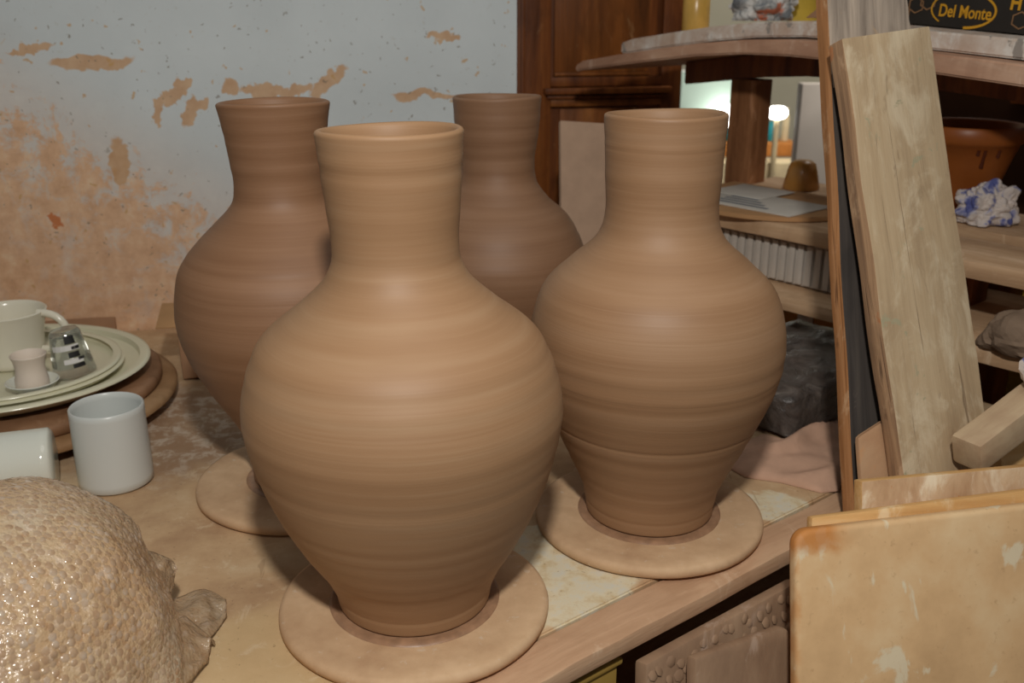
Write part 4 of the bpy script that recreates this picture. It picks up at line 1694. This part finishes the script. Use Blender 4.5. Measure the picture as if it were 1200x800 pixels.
far('door', 790, 868, 84, 420, TF, 0.3, MINT, root)
far('frame_strip', 788, 870, 82, 85, TF - 0.02, 0.015, WHITEP, root)
far('frame_strip', 865, 870, 86, 420, TF - 0.02, 0.015, WHITEP, root)


def lamp(name, px, py, rx, ry, t, label):
    c = at(px, py, t)
    root = empty(name, (c.x, c.y, FLOOR))
    tag(root, label, 'lamp')
    k = t / F
    z = c.z - FLOOR
    put('base', lathe([(0, 0), (0.05, 0), (0.05, 0.02), (0, 0.02)], 24), BLACKMETAL, root)
    put('pole', lathe([(0, 0.0205), (0.01, 0.0205), (0.01, z - ry * k), (0, z - ry * k)], 12), CREAMPL, root)
    prof = [(0, z - ry * k)]
    for i in range(1, 12):
        a_ = -math.pi / 2 + math.pi * i / 12
        prof.append((rx * k * math.cos(a_) ** 0.6, z + ry * k * math.sin(a_)))
    prof.append((0, z + ry * k))
    put('lamp_shade', lathe(prof, 32), LAMPGLOW, root)


lamp('globe_lamp', 853, 138, 15, 15, 3.8, 'glowing white lamp before the mint cupboard')
lamp('globe_lamp', 911, 132, 12, 7.5, 3.4, 'glowing flat oval lamp between post and planks')
o = far('grey_screen', 926, 975, 94, 420, 3.3, 0.06, GREYPAN)
tag(o, 'plain grey room divider beyond the rack post', 'divider')
o.location.z = o.location.z
root = empty('side_cabinet', (at(905, 200, 3.7).x, at(905, 200, 3.7).y, FLOOR))
tag(root, 'ochre cabinet with orange counter in the far room', 'cabinet')
far('body', 836, 932, 184, 460, 3.6, 0.12, CREAMPL, root)
far('counter', 832, 936, 168, 184, 3.58, 0.15, ORANGEW, root)
zc_ = at(880, 168, 3.58).z
for (px, w_, h_, m_, lab) in [(857, 14, 17, TEAL, 'teal jar on the orange counter before the mint cupboard'), (905, 12, 22, TEAL, 'blue-green jar on the orange counter under the oval lamp'), (921, 9, 38, CREAMPL, 'tall cream bottle on the orange counter under the oval lamp')]:
    c = at(px, 168, 3.62)
    k = 3.62 / F
    r_ = w_ / 2 * k
    h_ = h_ * k
    o = link('jar' if h_ < 0.1 else 'bottle', lathe([(0, 0), (r_ * 0.9, 0), (r_, 0.01), (r_, h_ * 0.7), (r_ * 0.6, h_ * 0.85), (r_ * 0.6, h_), (0, h_)], 24), m_, loc=(c.x, c.y + 0.03, zc_ + 0.001))
    tag(o, lab, 'jar' if h_ < 0.1 else 'bottle')

# small flared bowl on the rear rack board, and an amber jar on the plank
o = link('brass_bowl', lathe([(0, 0.0), (0.034, 0.0), (0.036, 0.003), (0.029, 0.036), (0.025, 0.050), (0.016, 0.056), (0, 0.057)], 40), plain('brass', srgb(196, 140, 70), 0.3, 0.6), loc=rk(-0.115, 0.33, 0.2496))
tag(o, 'small upturned brass bowl on the rear rack board beside the post', 'bowl')
q = rk(-0.385, 0.30, zsp(-0.35) + 0.0015)
root = empty('amber_jar', q)
tag(root, 'amber glass jar on the far end of the speckled plank', 'jar')
put('jar_body', lathe([(0, 0), (0.026, 0), (0.028, 0.004), (0.028, 0.075), (0.022, 0.085), (0, 0.085)], 32), plain('amber', srgb(214, 170, 86), 0.25, 0.5), root)
put('lid', lathe([(0, 0.0855), (0.023, 0.0855), (0.023, 0.1), (0, 0.1)], 32), ORANGEW, root)
